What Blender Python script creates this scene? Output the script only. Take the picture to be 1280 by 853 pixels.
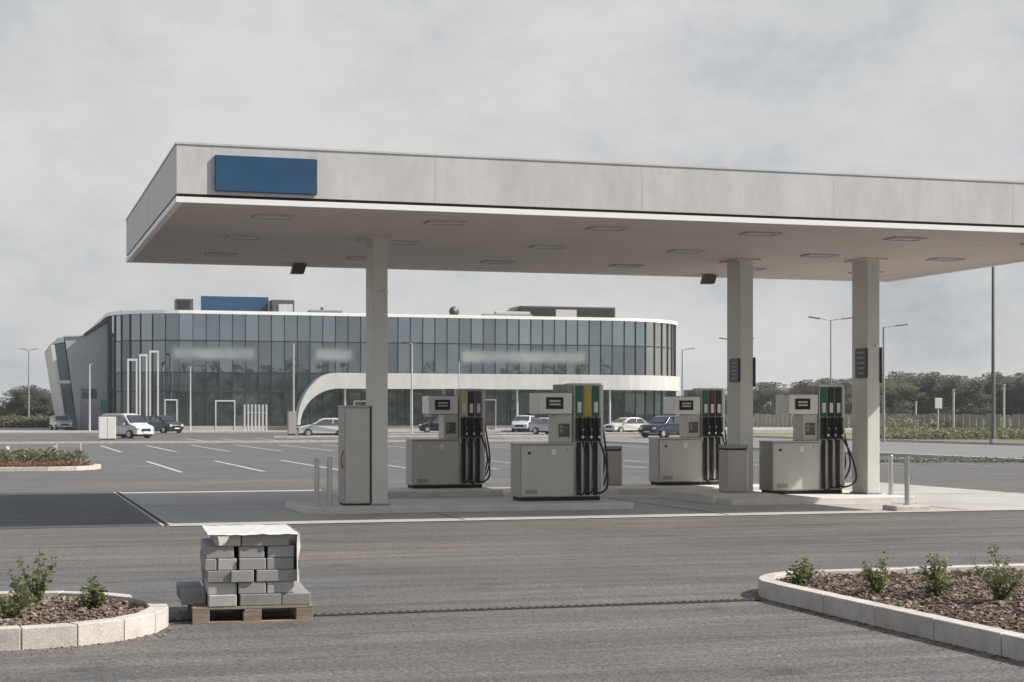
import bpy, bmesh, math, random
from mathutils import Vector, Matrix
random.seed(7)
R = math.radians
for o in list(bpy.data.objects): bpy.data.objects.remove(o)
S = bpy.context.scene
col = S.collection
# ---------------------------------------------------------------- camera
YAW = math.atan(640 / 2100)
cd = bpy.data.cameras.new("camera"); cam = bpy.data.objects.new("camera", cd); col.objects.link(cam)
cam.location = (0, 0, 1.75); cam.rotation_euler = (R(90), 0, -YAW)
cd.sensor_width = 36; cd.lens = 2100 / 1280 * 36; cd.shift_y = (518.5 - 426.5) / 1280
cd.clip_start = 0.1; cd.clip_end = 6000
S.camera = cam
# ---------------------------------------------------------------- light
SUN_EL = 42.0
SUN = Vector((math.cos(R(22)), -math.sin(R(22)), 0))           # horizontal direction towards the sun
SKY_BG = 0.1
w = bpy.data.worlds.new("World"); S.world = w; w.use_nodes = True
nt = w.node_tree; nt.nodes.clear()
wo = nt.nodes.new('ShaderNodeOutputWorld'); bg = nt.nodes.new('ShaderNodeBackground')
sky = nt.nodes.new('ShaderNodeTexSky'); sky.sky_type = 'NISHITA'; sky.sun_disc = False
sky.sun_elevation = R(SUN_EL); sky.sun_rotation = math.atan2(SUN.x, SUN.y)
sky.air_density = 1.0; sky.dust_density = 2.0
tc = nt.nodes.new('ShaderNodeTexCoord')
def wn(scale, zs, detail, rough, seed):
    mp = nt.nodes.new('ShaderNodeMapping'); mp.inputs['Scale'].default_value = (1, 1, zs)
    mp.inputs['Location'].default_value = (seed, seed * .7, seed * 1.3)
    n = nt.nodes.new('ShaderNodeTexNoise'); n.inputs['Scale'].default_value = scale
    n.inputs['Detail'].default_value = detail; n.inputs['Roughness'].default_value = rough
    nt.links.new(tc.outputs['Generated'], mp.inputs['Vector']); nt.links.new(mp.outputs[0], n.inputs['Vector'])
    return n.outputs[0]
def wramp(src, stops):
    r = nt.nodes.new('ShaderNodeValToRGB'); e = r.color_ramp.elements
    e[0].position, e[0].color = stops[0][0], (*stops[0][1], 1); e[1].position, e[1].color = stops[-1][0], (*stops[-1][1], 1)
    for p, c in stops[1:-1]:
        q = e.new(p); q.color = (*c, 1)
    nt.links.new(src, r.inputs[0]); return r.outputs[0]
big = wn(3.6, 1.7, 12, .68, 5.3)
cloud = wramp(big, [(.36, (.29, .305, .33)), (.44, (.36, .37, .385)), (.51, (.415, .42, .425)), (.62, (.475, .475, .47))])
sc_ = nt.nodes.new('ShaderNodeVectorMath'); sc_.operation = 'SCALE'; sc_.inputs['Scale'].default_value = 10.6
nt.links.new(cloud, sc_.inputs[0])
mx = nt.nodes.new('ShaderNodeMix'); mx.data_type = 'RGBA'; 
sx = nt.nodes.new('ShaderNodeSeparateXYZ'); nt.links.new(tc.outputs['Generated'], sx.inputs[0])
cf = nt.nodes.new('ShaderNodeMapRange'); cf.inputs[1].default_value = .30; cf.inputs[2].default_value = .75; cf.inputs[3].default_value = .96; cf.inputs[4].default_value = .42
nt.links.new(sx.outputs[2], cf.inputs[0]); nt.links.new(cf.outputs[0], mx.inputs['Factor'])
nt.links.new(sky.outputs[0], mx.inputs['A']); nt.links.new(sc_.outputs[0], mx.inputs['B'])
nt.links.new(mx.outputs['Result'], bg.inputs['Color']); bg.inputs['Strength'].default_value = SKY_BG
nt.links.new(bg.outputs[0], wo.inputs[0])
sd = bpy.data.lights.new("sun", 'SUN'); sd.energy = 4.7; sd.angle = R(0.6); sd.color = (1, .95, .88)
so = bpy.data.objects.new("sun", sd); col.objects.link(so)
sv = Vector((SUN.x * math.cos(R(SUN_EL)), SUN.y * math.cos(R(SUN_EL)), math.sin(R(SUN_EL))))
so.rotation_euler = sv.to_track_quat('Z', 'Y').to_euler(); so.location = (60, -20, 60)
S.view_settings.view_transform = 'Standard'; S.view_settings.look = 'None'
S.view_settings.exposure = 0.45; S.view_settings.gamma = 1; S.view_settings.use_curve_mapping = False

# ---------------------------------------------------------------- materials
def mat(name, c, rough=.7, metal=0, var=.12, scale=3.0, bump=0.0, bscale=40, stretch=(1, 1, 1), fine=0.0, fscale=60, spec=None, emit=None, hue=None, coord='Object'):
    m = bpy.data.materials.new(name); m.use_nodes = True
    t = m.node_tree; b = t.nodes['Principled BSDF']
    b.inputs['Roughness'].default_value = rough; b.inputs['Metallic'].default_value = metal
    if spec is not None: b.inputs['Specular IOR Level'].default_value = spec
    co = t.nodes.new('ShaderNodeTexCoord'); mp = t.nodes.new('ShaderNodeMapping'); mp.inputs['Scale'].default_value = stretch
    t.links.new(co.outputs[coord], mp.inputs[0])
    def noise(s, d=6):
        n = t.nodes.new('ShaderNodeTexNoise'); n.inputs['Scale'].default_value = s; n.inputs['Detail'].default_value = d
        n.inputs['Roughness'].default_value = .65
        t.links.new(mp.outputs[0], n.inputs['Vector']); return n.outputs[0]
    def mul(x, y):
        a = t.nodes.new('ShaderNodeMath'); a.operation = 'MULTIPLY'
        for i, v in enumerate((x, y)):
            if isinstance(v, (int, float)): a.inputs[i].default_value = v
            else: t.links.new(v, a.inputs[i])
        return a.outputs[0]
    def rng(src, lo, hi, a=.25, bb=.75):
        r = t.nodes.new('ShaderNodeMapRange'); r.inputs[1].default_value = a; r.inputs[2].default_value = bb
        r.inputs[3].default_value = lo; r.inputs[4].default_value = hi; t.links.new(src, r.inputs[0]); return r.outputs[0]
    f = rng(noise(scale), 1 - var, 1 + var)
    if fine: f = mul(f, rng(noise(fscale, 3), 1 - fine, 1 + fine, .3, .7))
    sc = t.nodes.new('ShaderNodeVectorMath'); sc.operation = 'SCALE'
    if hue:
        hm = t.nodes.new('ShaderNodeMix'); hm.data_type = 'RGBA'
        hm.inputs['A'].default_value = (*c, 1); hm.inputs['B'].default_value = (*hue, 1)
        t.links.new(rng(noise(scale * .37 + .01), 0, 1, .38, .62), hm.inputs['Factor']); t.links.new(hm.outputs['Result'], sc.inputs[0])
    else: sc.inputs[0].default_value = c
    t.links.new(f, sc.inputs['Scale']); t.links.new(sc.outputs[0], b.inputs['Base Color'])
    t.links.new(rng(noise(scale * 2), max(0, rough - .08), min(1, rough + .08)), b.inputs['Roughness'])
    if bump:
        bp = t.nodes.new('ShaderNodeBump'); bp.inputs['Strength'].default_value = bump; bp.inputs['Distance'].default_value = .01
        t.links.new(noise(bscale, 4), bp.inputs['Height']); t.links.new(bp.outputs[0], b.inputs['Normal'])
    if emit:
        b.inputs['Emission Color'].default_value = (*emit[0], 1); b.inputs['Emission Strength'].default_value = emit[1]
    return m
M = {}
def asphalt(name, c, c2, grain=.45):
    m = bpy.data.materials.new(name); m.use_nodes = True; t = m.node_tree; p = t.nodes['Principled BSDF']
    co = t.nodes.new('ShaderNodeTexCoord')
    def no(sc, st=(1, 1, 1), d=5, off=0):
        mp = t.nodes.new('ShaderNodeMapping'); mp.inputs['Scale'].default_value = st; mp.inputs['Location'].default_value = (off, off, 0); t.links.new(co.outputs['Object'], mp.inputs[0])
        n = t.nodes.new('ShaderNodeTexNoise'); n.inputs['Scale'].default_value = sc; n.inputs['Detail'].default_value = d; n.inputs['Roughness'].default_value = .65
        t.links.new(mp.outputs[0], n.inputs['Vector']); return n.outputs[0]
    def rg(x, lo, hi, a=.3, b=.7):
        q = t.nodes.new('ShaderNodeMapRange'); q.inputs[1].default_value = a; q.inputs[2].default_value = b; q.inputs[3].default_value = lo; q.inputs[4].default_value = hi
        t.links.new(x, q.inputs[0]); return q.outputs[0]
    def mu_(x, y):
        q = t.nodes.new('ShaderNodeMath'); q.operation = 'MULTIPLY'; t.links.new(x, q.inputs[0]); t.links.new(y, q.inputs[1]); return q.outputs[0]
    f = rg(no(1.0, (.12, 2.2, 1), 7), .66, 1.36)
    f = mu_(f, rg(no(4.5, (.06, 1.6, 1), 5, 55), .84, 1.16))
    f = mu_(f, rg(no(.35, (1, 1, 1), 4, 9), .86, 1.14)); f = mu_(f, rg(no(38, (.7, 1, 1), 3), 1 - grain, 1 + grain, .32, .68))
    f = mu_(f, rg(no(120, (1, 1, 1), 2, 4), 1 - grain * .8, 1 + grain * .8, .35, .65))
    f = mu_(f, rg(no(.9, (.8, 1, 1), 3, 31), 1.0, .66, .60, .70)); f = mu_(f, rg(no(3.2, (1, 1, 1), 2, 71), 1.0, .6, .70, .76))                       # oil and water stains
    v = t.nodes.new('ShaderNodeTexVoronoi'); v.inputs['Scale'].default_value = 60; t.links.new(co.outputs['Object'], v.inputs['Vector'])
    f = mu_(f, rg(v.outputs['Distance'], 1.5, .9, .04, .16))                             # pale stone flecks
    mx_ = t.nodes.new('ShaderNodeMix'); mx_.data_type = 'RGBA'; mx_.inputs['A'].default_value = (*c, 1); mx_.inputs['B'].default_value = (*c2, 1)
    t.links.new(rg(no(.22, (.5, 1, 1), 4, 17), 0, 1, .42, .58), mx_.inputs['Factor'])
    sc = t.nodes.new('ShaderNodeVectorMath'); sc.operation = 'SCALE'; t.links.new(mx_.outputs['Result'], sc.inputs[0]); t.links.new(f, sc.inputs['Scale'])
    t.links.new(sc.outputs[0], p.inputs['Base Color']); t.links.new(rg(no(3, (.3, 1.5, 1)), .5, .78), p.inputs['Roughness'])
    bp = t.nodes.new('ShaderNodeBump'); bp.inputs['Strength'].default_value = .8; bp.inputs['Distance'].default_value = .008
    t.links.new(no(70, (1, 1, 1), 3, 2), bp.inputs['Height']); t.links.new(bp.outputs[0], p.inputs['Normal']); return m
M['asphalt'] = asphalt('asphalt', (.128, .116, .107), (.106, .105, .103), .62)
M['asphalt_lot'] = asphalt('asphalt_lot', (.112, .112, .110), (.100, .101, .102), .4)
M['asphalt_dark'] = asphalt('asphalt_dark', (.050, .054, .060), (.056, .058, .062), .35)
M['road'] = mat('road', (.17, .17, .175), .7, var=.15, scale=.3, fine=.2, fscale=8)
M['concrete'] = mat('concrete', (.39, .37, .34), .7, var=.22, scale=.5, bump=.3, bscale=50, fine=.2, fscale=22, hue=(.36, .375, .365))
M['kerb'] = mat('kerb_concrete', (.47, .44, .405), .8, var=.26, scale=3, bump=.5, bscale=90, fine=.2, fscale=70)
M['islandkerb'] = mat('island_concrete', (.60, .585, .55), .75, var=.16, scale=2, bump=.4, bscale=80, fine=.15, fscale=40)
M['frame_dark'] = mat('dark_window_frame', (.028, .032, .036), .45, var=.1)
M['paving'] = mat('paving', (.36, .35, .33), .8, var=.15, scale=.2, fine=.15, fscale=6)
M['paint'] = mat('road_paint', (.42, .42, .41), .6, var=.35, scale=2, fine=.3, fscale=12)
M['grass'] = mat('grass', (.105, .125, .060), .95, var=.35, scale=.08, fine=.45, fscale=1.3, hue=(.19, .18, .09))
M['field'] = mat('field', (.21, .20, .12), .95, var=.3, scale=.03, fine=.45, fscale=.7, hue=(.11, .14, .07))
M['soil'] = mat('soil', (.060, .045, .036), .95, var=.4, scale=8, bump=1, bscale=40, fine=.4)
M['chip'] = mat('bark_chip', (.085, .058, .044), .9, var=.7, scale=14, fine=.6, fscale=40, hue=(.26, .20, .16))
M['white'] = mat('white_panel', (.52, .52, .515), .45, var=.13, scale=1.1, stretch=(1, 1, .35), fine=.05, fscale=9)
M['soffit'] = mat('soffit_panel', (.63, .55, .505), .6, var=.07, scale=.7, fine=.05, fscale=9)
M['strip'] = mat('edge_strip', (.86, .86, .84), .4, var=.03)
M['gapdark'] = mat('shadow_gap', (.02, .02, .022), .8)
M['column'] = mat('column_paint', (.60, .60, .56), .5, var=.08, scale=1.5, fine=.06, fscale=30)
M['blue'] = mat('sign_blue', (.016, .070, .15), .45, var=.15, scale=1.5)
M['steel'] = mat('brushed_steel', (.55, .55, .53), .38, 1, var=.1, scale=3, stretch=(1, 1, 12))
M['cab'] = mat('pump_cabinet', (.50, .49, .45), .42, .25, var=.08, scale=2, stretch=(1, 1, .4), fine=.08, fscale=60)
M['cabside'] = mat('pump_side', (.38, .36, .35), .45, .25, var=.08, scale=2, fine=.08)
M['pwhite'] = mat('pump_white', (.72, .71, .68), .4, var=.05)
M['rubber'] = mat('rubber', (.016, .016, .017), .45, var=.2)
M['black'] = mat('black_plastic', (.022, .022, .024), .4, var=.15)
M['green'] = mat('fuel_green', (.02, .125, .075), .4, var=.08)
M['yellow'] = mat('fuel_yellow', (.46, .34, .06), .4, var=.08)
M['paleyel'] = mat('fuel_cream', (.55, .50, .33), .4, var=.08)
M['red'] = mat('red_plastic', (.45, .05, .04), .4, var=.1)
M['screen'] = mat('display_glass', (.012, .013, .015), .12, var=.05)
M['lcd'] = mat('lcd_digits', (.42, .45, .42), .3, var=.05)
M['dgrey'] = mat('dark_grey_metal', (.085, .088, .092), .5, var=.12)
M['mgrey'] = mat('mid_grey_metal', (.26, .27, .28), .5, var=.12)
M['wall'] = mat('wall_grey_cladding', (.33, .345, .375), .5, var=.08, scale=.4, fine=.08, fscale=5)
M['wood'] = mat('pallet_wood', (.23, .165, .115), .85, var=.35, scale=3, stretch=(1, 8, 8), fine=.25, bump=.5, bscale=20, hue=(.30, .26, .21))
M['block'] = mat('concrete_block', (.30, .298, .29), .88, var=.14, scale=4, bump=.7, bscale=80, fine=.22, fscale=90)
M['block_b'] = mat('concrete_block_light', (.40, .395, .38), .88, var=.16, scale=5, bump=.8, bscale=80, fine=.25, fscale=90)
M['block_c'] = mat('concrete_block_dark', (.24, .238, .235), .88, var=.18, scale=5, bump=.8, bscale=80, fine=.25, fscale=90)
M['blockbeige'] = mat('sand_block', (.50, .46, .38), .88, var=.12, scale=4, bump=.7, bscale=80, fine=.2, fscale=90)
M['wrap'] = mat('white_wrap', (.62, .62, .605), .35, var=.06, bump=.6, bscale=14)
M['stem'] = mat('stem_bark', (.10, .075, .05), .9, var=.3)
M['trunk'] = mat('tree_bark', (.09, .075, .06), .95, var=.3)
def leafmat(name, a, b):
    m = mat(name, a, .55, var=.45, scale=2.2, hue=b); t = m.node_tree; p = t.nodes['Principled BSDF']
    p.inputs['Subsurface Weight'].default_value = 0
    tr = t.nodes.new('ShaderNodeBsdfTranslucent'); tr.inputs[0].default_value = (*[x * 1.4 for x in b], 1)
    ms = t.nodes.new('ShaderNodeMixShader'); ms.inputs[0].default_value = .45
    t.links.new(p.outputs[0], ms.inputs[1]); t.links.new(tr.outputs[0], ms.inputs[2])
    t.links.new(ms.outputs[0], t.nodes['Material Output'].inputs[0]); return m
M['leaf'] = leafmat('shrub_leaf', (.10, .13, .055), (.19, .20, .09))
M['treeleaf'] = leafmat('tree_leaf', (.095, .108, .075), (.125, .135, .09))
M['treeleaf2'] = leafmat('tree_leaf_bluish', (.085, .098, .085), (.115, .125, .10))
M['hedge'] = leafmat('hedge_leaf', (.115, .125, .065), (.175, .17, .10))
M['redleaf'] = leafmat('rust_leaf', (.17, .085, .06), (.23, .14, .09))
def glass_wall(name, tint, dark, refl, rough=.03):
    m = bpy.data.materials.new(name); m.use_nodes = True; t = m.node_tree; b = t.nodes['Principled BSDF']
    b.inputs['Base Color'].default_value = (*tint, 1); b.inputs['Metallic'].default_value = 1; b.inputs['Roughness'].default_value = rough
    d = t.nodes.new('ShaderNodeBsdfPrincipled'); d.inputs['Roughness'].default_value = .08
    co = t.nodes.new('ShaderNodeTexCoord'); n = t.nodes.new('ShaderNodeTexNoise'); n.inputs['Scale'].default_value = .35; n.inputs['Detail'].default_value = 5
    t.links.new(co.outputs['Object'], n.inputs['Vector'])
    r = t.nodes.new('ShaderNodeValToRGB'); r.color_ramp.elements[0].position = .35; r.color_ramp.elements[1].position = .68
    r.color_ramp.elements[0].color = (*dark, 1); r.color_ramp.elements[1].color = (*[x * 2.6 + .01 for x in dark], 1)
    t.links.new(n.outputs[0], r.inputs[0]); t.links.new(r.outputs[0], d.inputs['Base Color'])
    ms = t.nodes.new('ShaderNodeMixShader'); ms.inputs[0].default_value = refl
    t.links.new(d.outputs[0], ms.inputs[1]); t.links.new(b.outputs[0], ms.inputs[2])
    t.links.new(ms.outputs[0], t.nodes['Material Output'].inputs[0]); return m
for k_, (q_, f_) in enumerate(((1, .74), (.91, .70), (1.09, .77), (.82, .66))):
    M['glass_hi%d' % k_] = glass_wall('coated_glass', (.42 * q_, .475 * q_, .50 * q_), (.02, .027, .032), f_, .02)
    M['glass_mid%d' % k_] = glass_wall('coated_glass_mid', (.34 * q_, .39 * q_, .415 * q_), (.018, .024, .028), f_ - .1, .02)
    M['glass_lo%d' % k_] = glass_wall('darkened_glass', (.24 * q_, .28 * q_, .29 * q_), (.010 + .012 * (k_ == 2), .016 + .012 * (k_ == 2), .016 + .01 * (k_ == 2)), f_ - .34, .03)  # darkness of mirrored trees put into the lower panes' tint and reflectance
M['glass_end'] = glass_wall('pale_glass', (.66, .66, .60), (.05, .055, .05), .8)  # pale tint stands in for sky showing through the rounded right end
M['glass_mid'] = glass_wall('coated_glass_mid', (.33, .40, .42), (.02, .028, .03), .62)
M['glass_lo'] = glass_wall('darkened_glass', (.25, .30, .31), (.012, .02, .018), .38)
M['carglass'] = glass_wall('car_glass', (.4, .42, .44), (.01, .01, .012), .35, .05)
M['frost'] = None
M['winered'] = mat('fuel_wine', (.085, .03, .03), .4)
M['chrome'] = mat('alloy_rim', (.6, .6, .6), .3, .8)
M['lampred'] = mat('tail_lamp', (.35, .02, .02), .25)
M['lampclear'] = mat('head_lamp', (.7, .72, .75), .15, .5)
def paintmat(n, c): 
    m = mat(n, c, .28, .1, var=.04); m.node_tree.nodes['Principled BSDF'].inputs['Coat Weight'].default_value = .6; return m
M['car_white'] = paintmat('car_white', (.62, .62, .62)); M['car_dark'] = paintmat('car_dark', (.022, .024, .03))
M['car_navy'] = paintmat('car_navy', (.018, .024, .040)); M['car_silver'] = paintmat('car_silver', (.36, .37, .38))
M['car_red'] = paintmat('car_wine', (.16, .03, .03))

# ---------------------------------------------------------------- mesh helpers
class MB:
    def __init__(s): s.v = []; s.f = []; s.mi = []; s.smooth = False
    def add(s, vs, fs, T=None, mi=0):
        n = len(s.v)
        for v in vs: s.v.append(tuple(T @ Vector(v)) if T else tuple(v))
        for f in fs: s.f.append([n + i for i in f]); s.mi.append(mi)
        return s
    def box(s, x0, x1, y0, y1, z0, z1, T=None, mi=0):
        return s.add([(x0, y0, z0), (x1, y0, z0), (x1, y1, z0), (x0, y1, z0), (x0, y0, z1), (x1, y0, z1), (x1, y1, z1), (x0, y1, z1)],
                     [(0, 3, 2, 1), (4, 5, 6, 7), (0, 1, 5, 4), (1, 2, 6, 5), (2, 3, 7, 6), (3, 0, 4, 7)], T, mi)
    def bev(s, x0, x1, y0, y1, z0, z1, b=.01, T=None, seg=2):
        bm = bmesh.new(); bmesh.ops.create_cube(bm, size=1)
        for v in bm.verts: v.co = Vector(((x0 + x1) / 2 + v.co.x * (x1 - x0), (y0 + y1) / 2 + v.co.y * (y1 - y0), (z0 + z1) / 2 + v.co.z * (z1 - z0)))
        bmesh.ops.bevel(bm, geom=list(bm.edges), offset=b, segments=seg, affect='EDGES', profile=.5)
        bm.verts.index_update()
        s.add([v.co[:] for v in bm.verts], [[v.index for v in f.verts] for f in bm.faces], T); bm.free(); return s
    def quad(s, a, b, c, d): return s.add([a, b, c, d], [(0, 1, 2, 3)])
    def tube(s, pts, r, n=8, caps=True):
        pts = [Vector(p) for p in pts]; rs = r if isinstance(r, (list, tuple)) else [r] * len(pts); base = len(s.v)
        prev = None
        for i, p in enumerate(pts):
            d = (pts[min(i + 1, len(pts) - 1)] - pts[max(i - 1, 0)]).normalized()
            if prev is None:
                a = Vector((0, 0, 1)) if abs(d.z) < .9 else Vector((1, 0, 0)); u = d.cross(a).normalized()
            else: u = (prev - d * prev.dot(d)).normalized()
            prev = u; v = d.cross(u)
            for k in range(n):
                an = 2 * math.pi * k / n; s.v.append(tuple(p + (u * math.cos(an) + v * math.sin(an)) * rs[i]))
        for i in range(len(pts) - 1):
            for k in range(n):
                a = base + i * n + k; b = base + i * n + (k + 1) % n; s.f.append([a, b, b + n, a + n]); s.mi.append(0)
        if caps:
            s.f.append([base + k for k in range(n)][::-1]); s.mi.append(0)
            s.f.append([base + (len(pts) - 1) * n + k for k in range(n)]); s.mi.append(0)
        return s
    def prism(s, poly, z0, z1, T=None, mi=0):           # polygon in xy extruded along z
        n = len(poly); return s.add([(x, y, z0) for x, y in poly] + [(x, y, z1) for x, y in poly],
            [list(range(n))[::-1], list(range(n, 2 * n))] + [(i, (i + 1) % n, n + (i + 1) % n, n + i) for i in range(n)], T, mi)
    def prismY(s, poly, y0, y1, T=None, mi=0):          # polygon in xz extruded along y
        n = len(poly); return s.add([(x, y0, z) for x, z in poly] + [(x, y1, z) for x, z in poly],
            [list(range(n)), list(range(n, 2 * n))[::-1]] + [(i, n + i, n + (i + 1) % n, (i + 1) % n) for i in range(n)], T, mi)
    def build(s, name, m, parent=None, smooth=False, fix=True, bevel=0):
        me = bpy.data.meshes.new(name); me.from_pydata(s.v, [], s.f); 
        if fix and len(s.f) < 20000:
            bm = bmesh.new(); bm.from_mesh(me); bmesh.ops.recalc_face_normals(bm, faces=bm.faces); bm.to_mesh(me); bm.free()
        for x in (m if isinstance(m, list) else [m]): me.materials.append(M[x] if isinstance(x, str) else x)
        if isinstance(m, list): me.polygons.foreach_set('material_index', s.mi)
        if smooth: me.polygons.foreach_set('use_smooth', [True] * len(me.polygons))
        me.update(); o = bpy.data.objects.new(name, me); col.objects.link(o)
        if parent: o.parent = parent
        if bevel:
            b = o.modifiers.new('bevel', 'BEVEL'); b.width = bevel; b.segments = 2; b.limit_method = 'ANGLE'
        return o
def tag(o, label=None, cat=None, group=None, kind=None):
    if label: o['label'] = label
    if cat: o['category'] = cat
    if group: o['group'] = group
    if kind: o['kind'] = kind
    return o
def empty(name, loc, rz=0, label=None, cat=None, group=None):
    o = bpy.data.objects.new(name, None); col.objects.link(o); o.location = loc; o.rotation_euler = (0, 0, rz)
    o.empty_display_size = .2; return tag(o, label, cat, group)
def copy_tree(o, parent=None):
    c = o.copy(); col.objects.link(c); c.parent = parent
    for ch in [x for x in bpy.data.objects if x.parent == o]: copy_tree(ch, c)
    return c
def struct(o): o['kind'] = 'structure'; return o
def sheet(name, poly, z, m): return struct(MB().add([(x, y, z) for x, y in poly], [list(range(len(poly)))]).build(name, m, fix=False))

# ---------------------------------------------------------------- ground
sheet('ground', [(-2500, -600), (2800, -600), (2800, 4000), (-2500, 4000)], -.02, 'field')
sheet('parking_lot', [(-90, 0), (35.6, 0), (35.6, 104.6), (-90, 104.6)], 0, 'asphalt_lot')
sheet('forecourt_asphalt', [(-90, -60), (60, -60), (60, 45), (35.6, 45), (-90, 45)], .004, 'asphalt')
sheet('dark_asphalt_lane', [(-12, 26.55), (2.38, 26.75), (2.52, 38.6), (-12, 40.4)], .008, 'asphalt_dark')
sheet('concrete_slab', [(2.6, 26.75), (21.6, 26.75), (21.6, 38.5), (2.6, 38.5)], .010, 'concrete')
sheet('road', [(35.9, 46), (55.2, 46), (55.2, 135), (35.9, 135)], -.004, 'road')
sheet('road_behind_lot', [(-90, 105), (55.2, 105), (55.2, 166), (-90, 166)], -.006, 'asphalt_lot')
sheet('showroom_paving', [(-20, 166), (100, 166), (100, 260), (-20, 260)], .0, 'paving')
sheet('verge_grass', [(55.6, -60), (99, -60), (99, 160), (55.6, 160)], 0, 'grass')
sheet('field_track', [(100, -40), (104, -40), (104, 240), (100, 240)], .0, 'paving')
sheet('side_road', [(-90, 170), (-21, 170), (-21, 190), (-90, 190)], -.003, 'asphalt_dark')
sheet('verge_left', [(-90, 190.5), (-21, 190.5), (-21, 400), (-90, 400)], -.002, 'grass')
# slab joints (sawn lines) and the metal edge on the left of the slab
j = MB()
for x in (7.35, 12.1, 16.85): j.box(x - .012, x + .012, 26.8, 38.45, .0125, .0145)
for y in (32.6,): j.box(2.65, 21.55, y - .012, y + .012, .0105, .0125)
struct(j.build('slab_joint', 'gapdark'))
struct(MB().box(2.42, 2.46, 26.75, 38.6, .006, .02).box(2.55, 2.59, 26.75, 38.6, .006, .02).build('slab_edge', 'kerb'))
struct(MB().box(2.465, 2.545, 26.75, 38.6, .006, .014).build('slab_channel', 'gapdark'))
struct(MB().box(2.5, 21.6, 26.60, 26.70, .004, .016).build('slab_front_edge', 'kerb'))
struct(MB().box(2.5, 21.6, 26.53, 26.585, .004, .012).build('slab_front_joint', 'gapdark'))
# slot drain across the forecourt
dr = empty('slot_drain', (0, 14.44, 0), 0, 'narrow dark slotted drain running across the front asphalt between the kerbed beds', 'drain')
MB().box(1.26, 6.84, -.045, .045, .005, .011).build('channel', 'gapdark', dr)
g_ = MB()
g_.box(1.27, 6.83, -.042, -.036, .012, .0185).box(1.27, 6.83, .036, .042, .012, .0185)
x = 1.28
while x < 6.8: g_.box(x, x + .035, -.04, .04, .008, .019); x += .075
g_.build('grate', 'dgrey', dr)
# kerbs
def kerb_line(name, x0, y0, x1, y1, w=.15, h=.12, m='kerb'):
    L = math.hypot(x1 - x0, y1 - y0); a = math.atan2(y1 - y0, x1 - x0); T = Matrix.Translation((x0, y0, 0)) @ Matrix.Rotation(a, 4, 'Z')
    b = MB(); s = 0; step = max(1.0, L / 70)
    while s < L - .01: b.box(s, min(L, s + step) - .015, -w / 2, w / 2, -.05, h, T); s += step
    return struct(b.build(name, m))
kerb_line('kerb', -90, 104.8, 35.5, 104.8, .35, .13)
kerb_line('kerb', 35.75, 45, 35.75, 104.5, .3, .14)
kerb_line('kerb', 55.4, 46, 55.4, 135, .3, .14)
kerb_line('kerb', -20, 166, 100, 166, .5, .14)
kerb_line('kerb', 20, 128, 55, 128, .35, .12)
kerb_line('kerb', 28, 146, 98, 146, .35, .12)
sheet('kerb_shade_verge', [(36.0, 47), (37.6, 47), (37.6, 104.4), (36.0, 104.4)], .05, 'soil')  # dark soil strip added for the shadow line along the near kerb
# bay markings
def line(x0, y0, x1, y1, w=.12):
    a = Vector((x1 - x0, y1 - y0)).normalized(); n = Vector((-a.y, a.x)) * w / 2
    return [(x0 + n.x, y0 + n.y), (x0 - n.x, y0 - n.y), (x1 - n.x, y1 - n.y), (x1 + n.x, y1 + n.y)]
pm = MB()
def pl(x0, y0, x1, y1, w=.12):
    pm.add([(x, y, .006) for x, y in line(x0, y0, x1, y1, w)], [(0, 1, 2, 3)])
for k in range(13): pl(5.25 + 2.5 * k, 51.5, 5.25 + 2.5 * k, 64, .15)
for k in range(-1, 13): pl(5.4 + 2.5 * k, 80, 5.4 + 2.5 * k, 97, .16)
for k in range(-12, -1): pl(5.4 + 2.5 * k, 80, 5.4 + 2.5 * k, 97, .16)
for k in range(3, 16): pl(5.4 + 2.5 * k, 108, 5.4 + 2.5 * k, 124, .2)
pl(3.3, 57.4, 5.2, 57.4, .1); pl(37, 60, 45, 62, .2)
pm2 = pm.build('parking_marking', 'paint', fix=False); struct(pm2)

# ---------------------------------------------------------------- planting islands
def kerb_ring(parent, pts, wdt, h, z0=-.05):
    """kerb stones following a closed outline (outer edge), each stone its own mesh"""
    P = [Vector(p) for p in pts]; n = len(P)
    if sum(P[i].x * P[(i + 1) % n].y - P[(i + 1) % n].x * P[i].y for i in range(n)) < 0: P.reverse()
    inn = []
    for i in range(n):
        a = (P[i] - P[i - 1]).normalized(); b = (P[(i + 1) % n] - P[i]).normalized()
        t = (a + b).normalized(); nn = Vector((-t.y, t.x)); k = 1 / max(.5, nn.dot(Vector((-a.y, a.x))))
        inn.append(P[i] + nn * wdt * k)
    for i in range(n):
        o0, o1, i0, i1 = P[i], P[(i + 1) % n], inn[i], inn[(i + 1) % n]
        L = (o1 - o0).length; m = max(1, round(L / .95))
        for q in range(m):
            g = .004 / max(L, .01)
            f0, f1 = q / m + (g if m > 1 or L > .4 else 0), (q + 1) / m - (g if m > 1 or L > .4 else 0)
            a0, a1, b0, b1 = o0.lerp(o1, f0), o0.lerp(o1, f1), i0.lerp(i1, f0), i0.lerp(i1, f1)
            dz = random.uniform(-.003, .003)
            bm = MB().prism([tuple(a0), tuple(a1), tuple(b1), tuple(b0)], z0, h + dz)
            o = bm.build('kerb_stone', 'kerb', parent, bevel=.008)
    return inn
def inside(p, poly):
    c = False; n = len(poly)
    for i in range(n):
        a, b = poly[i], poly[i - 1]
        if (a[1] > p[1]) != (b[1] > p[1]) and p[0] < (b[0] - a[0]) * (p[1] - a[1]) / (b[1] - a[1]) + a[0]: c = not c
    return c
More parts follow.
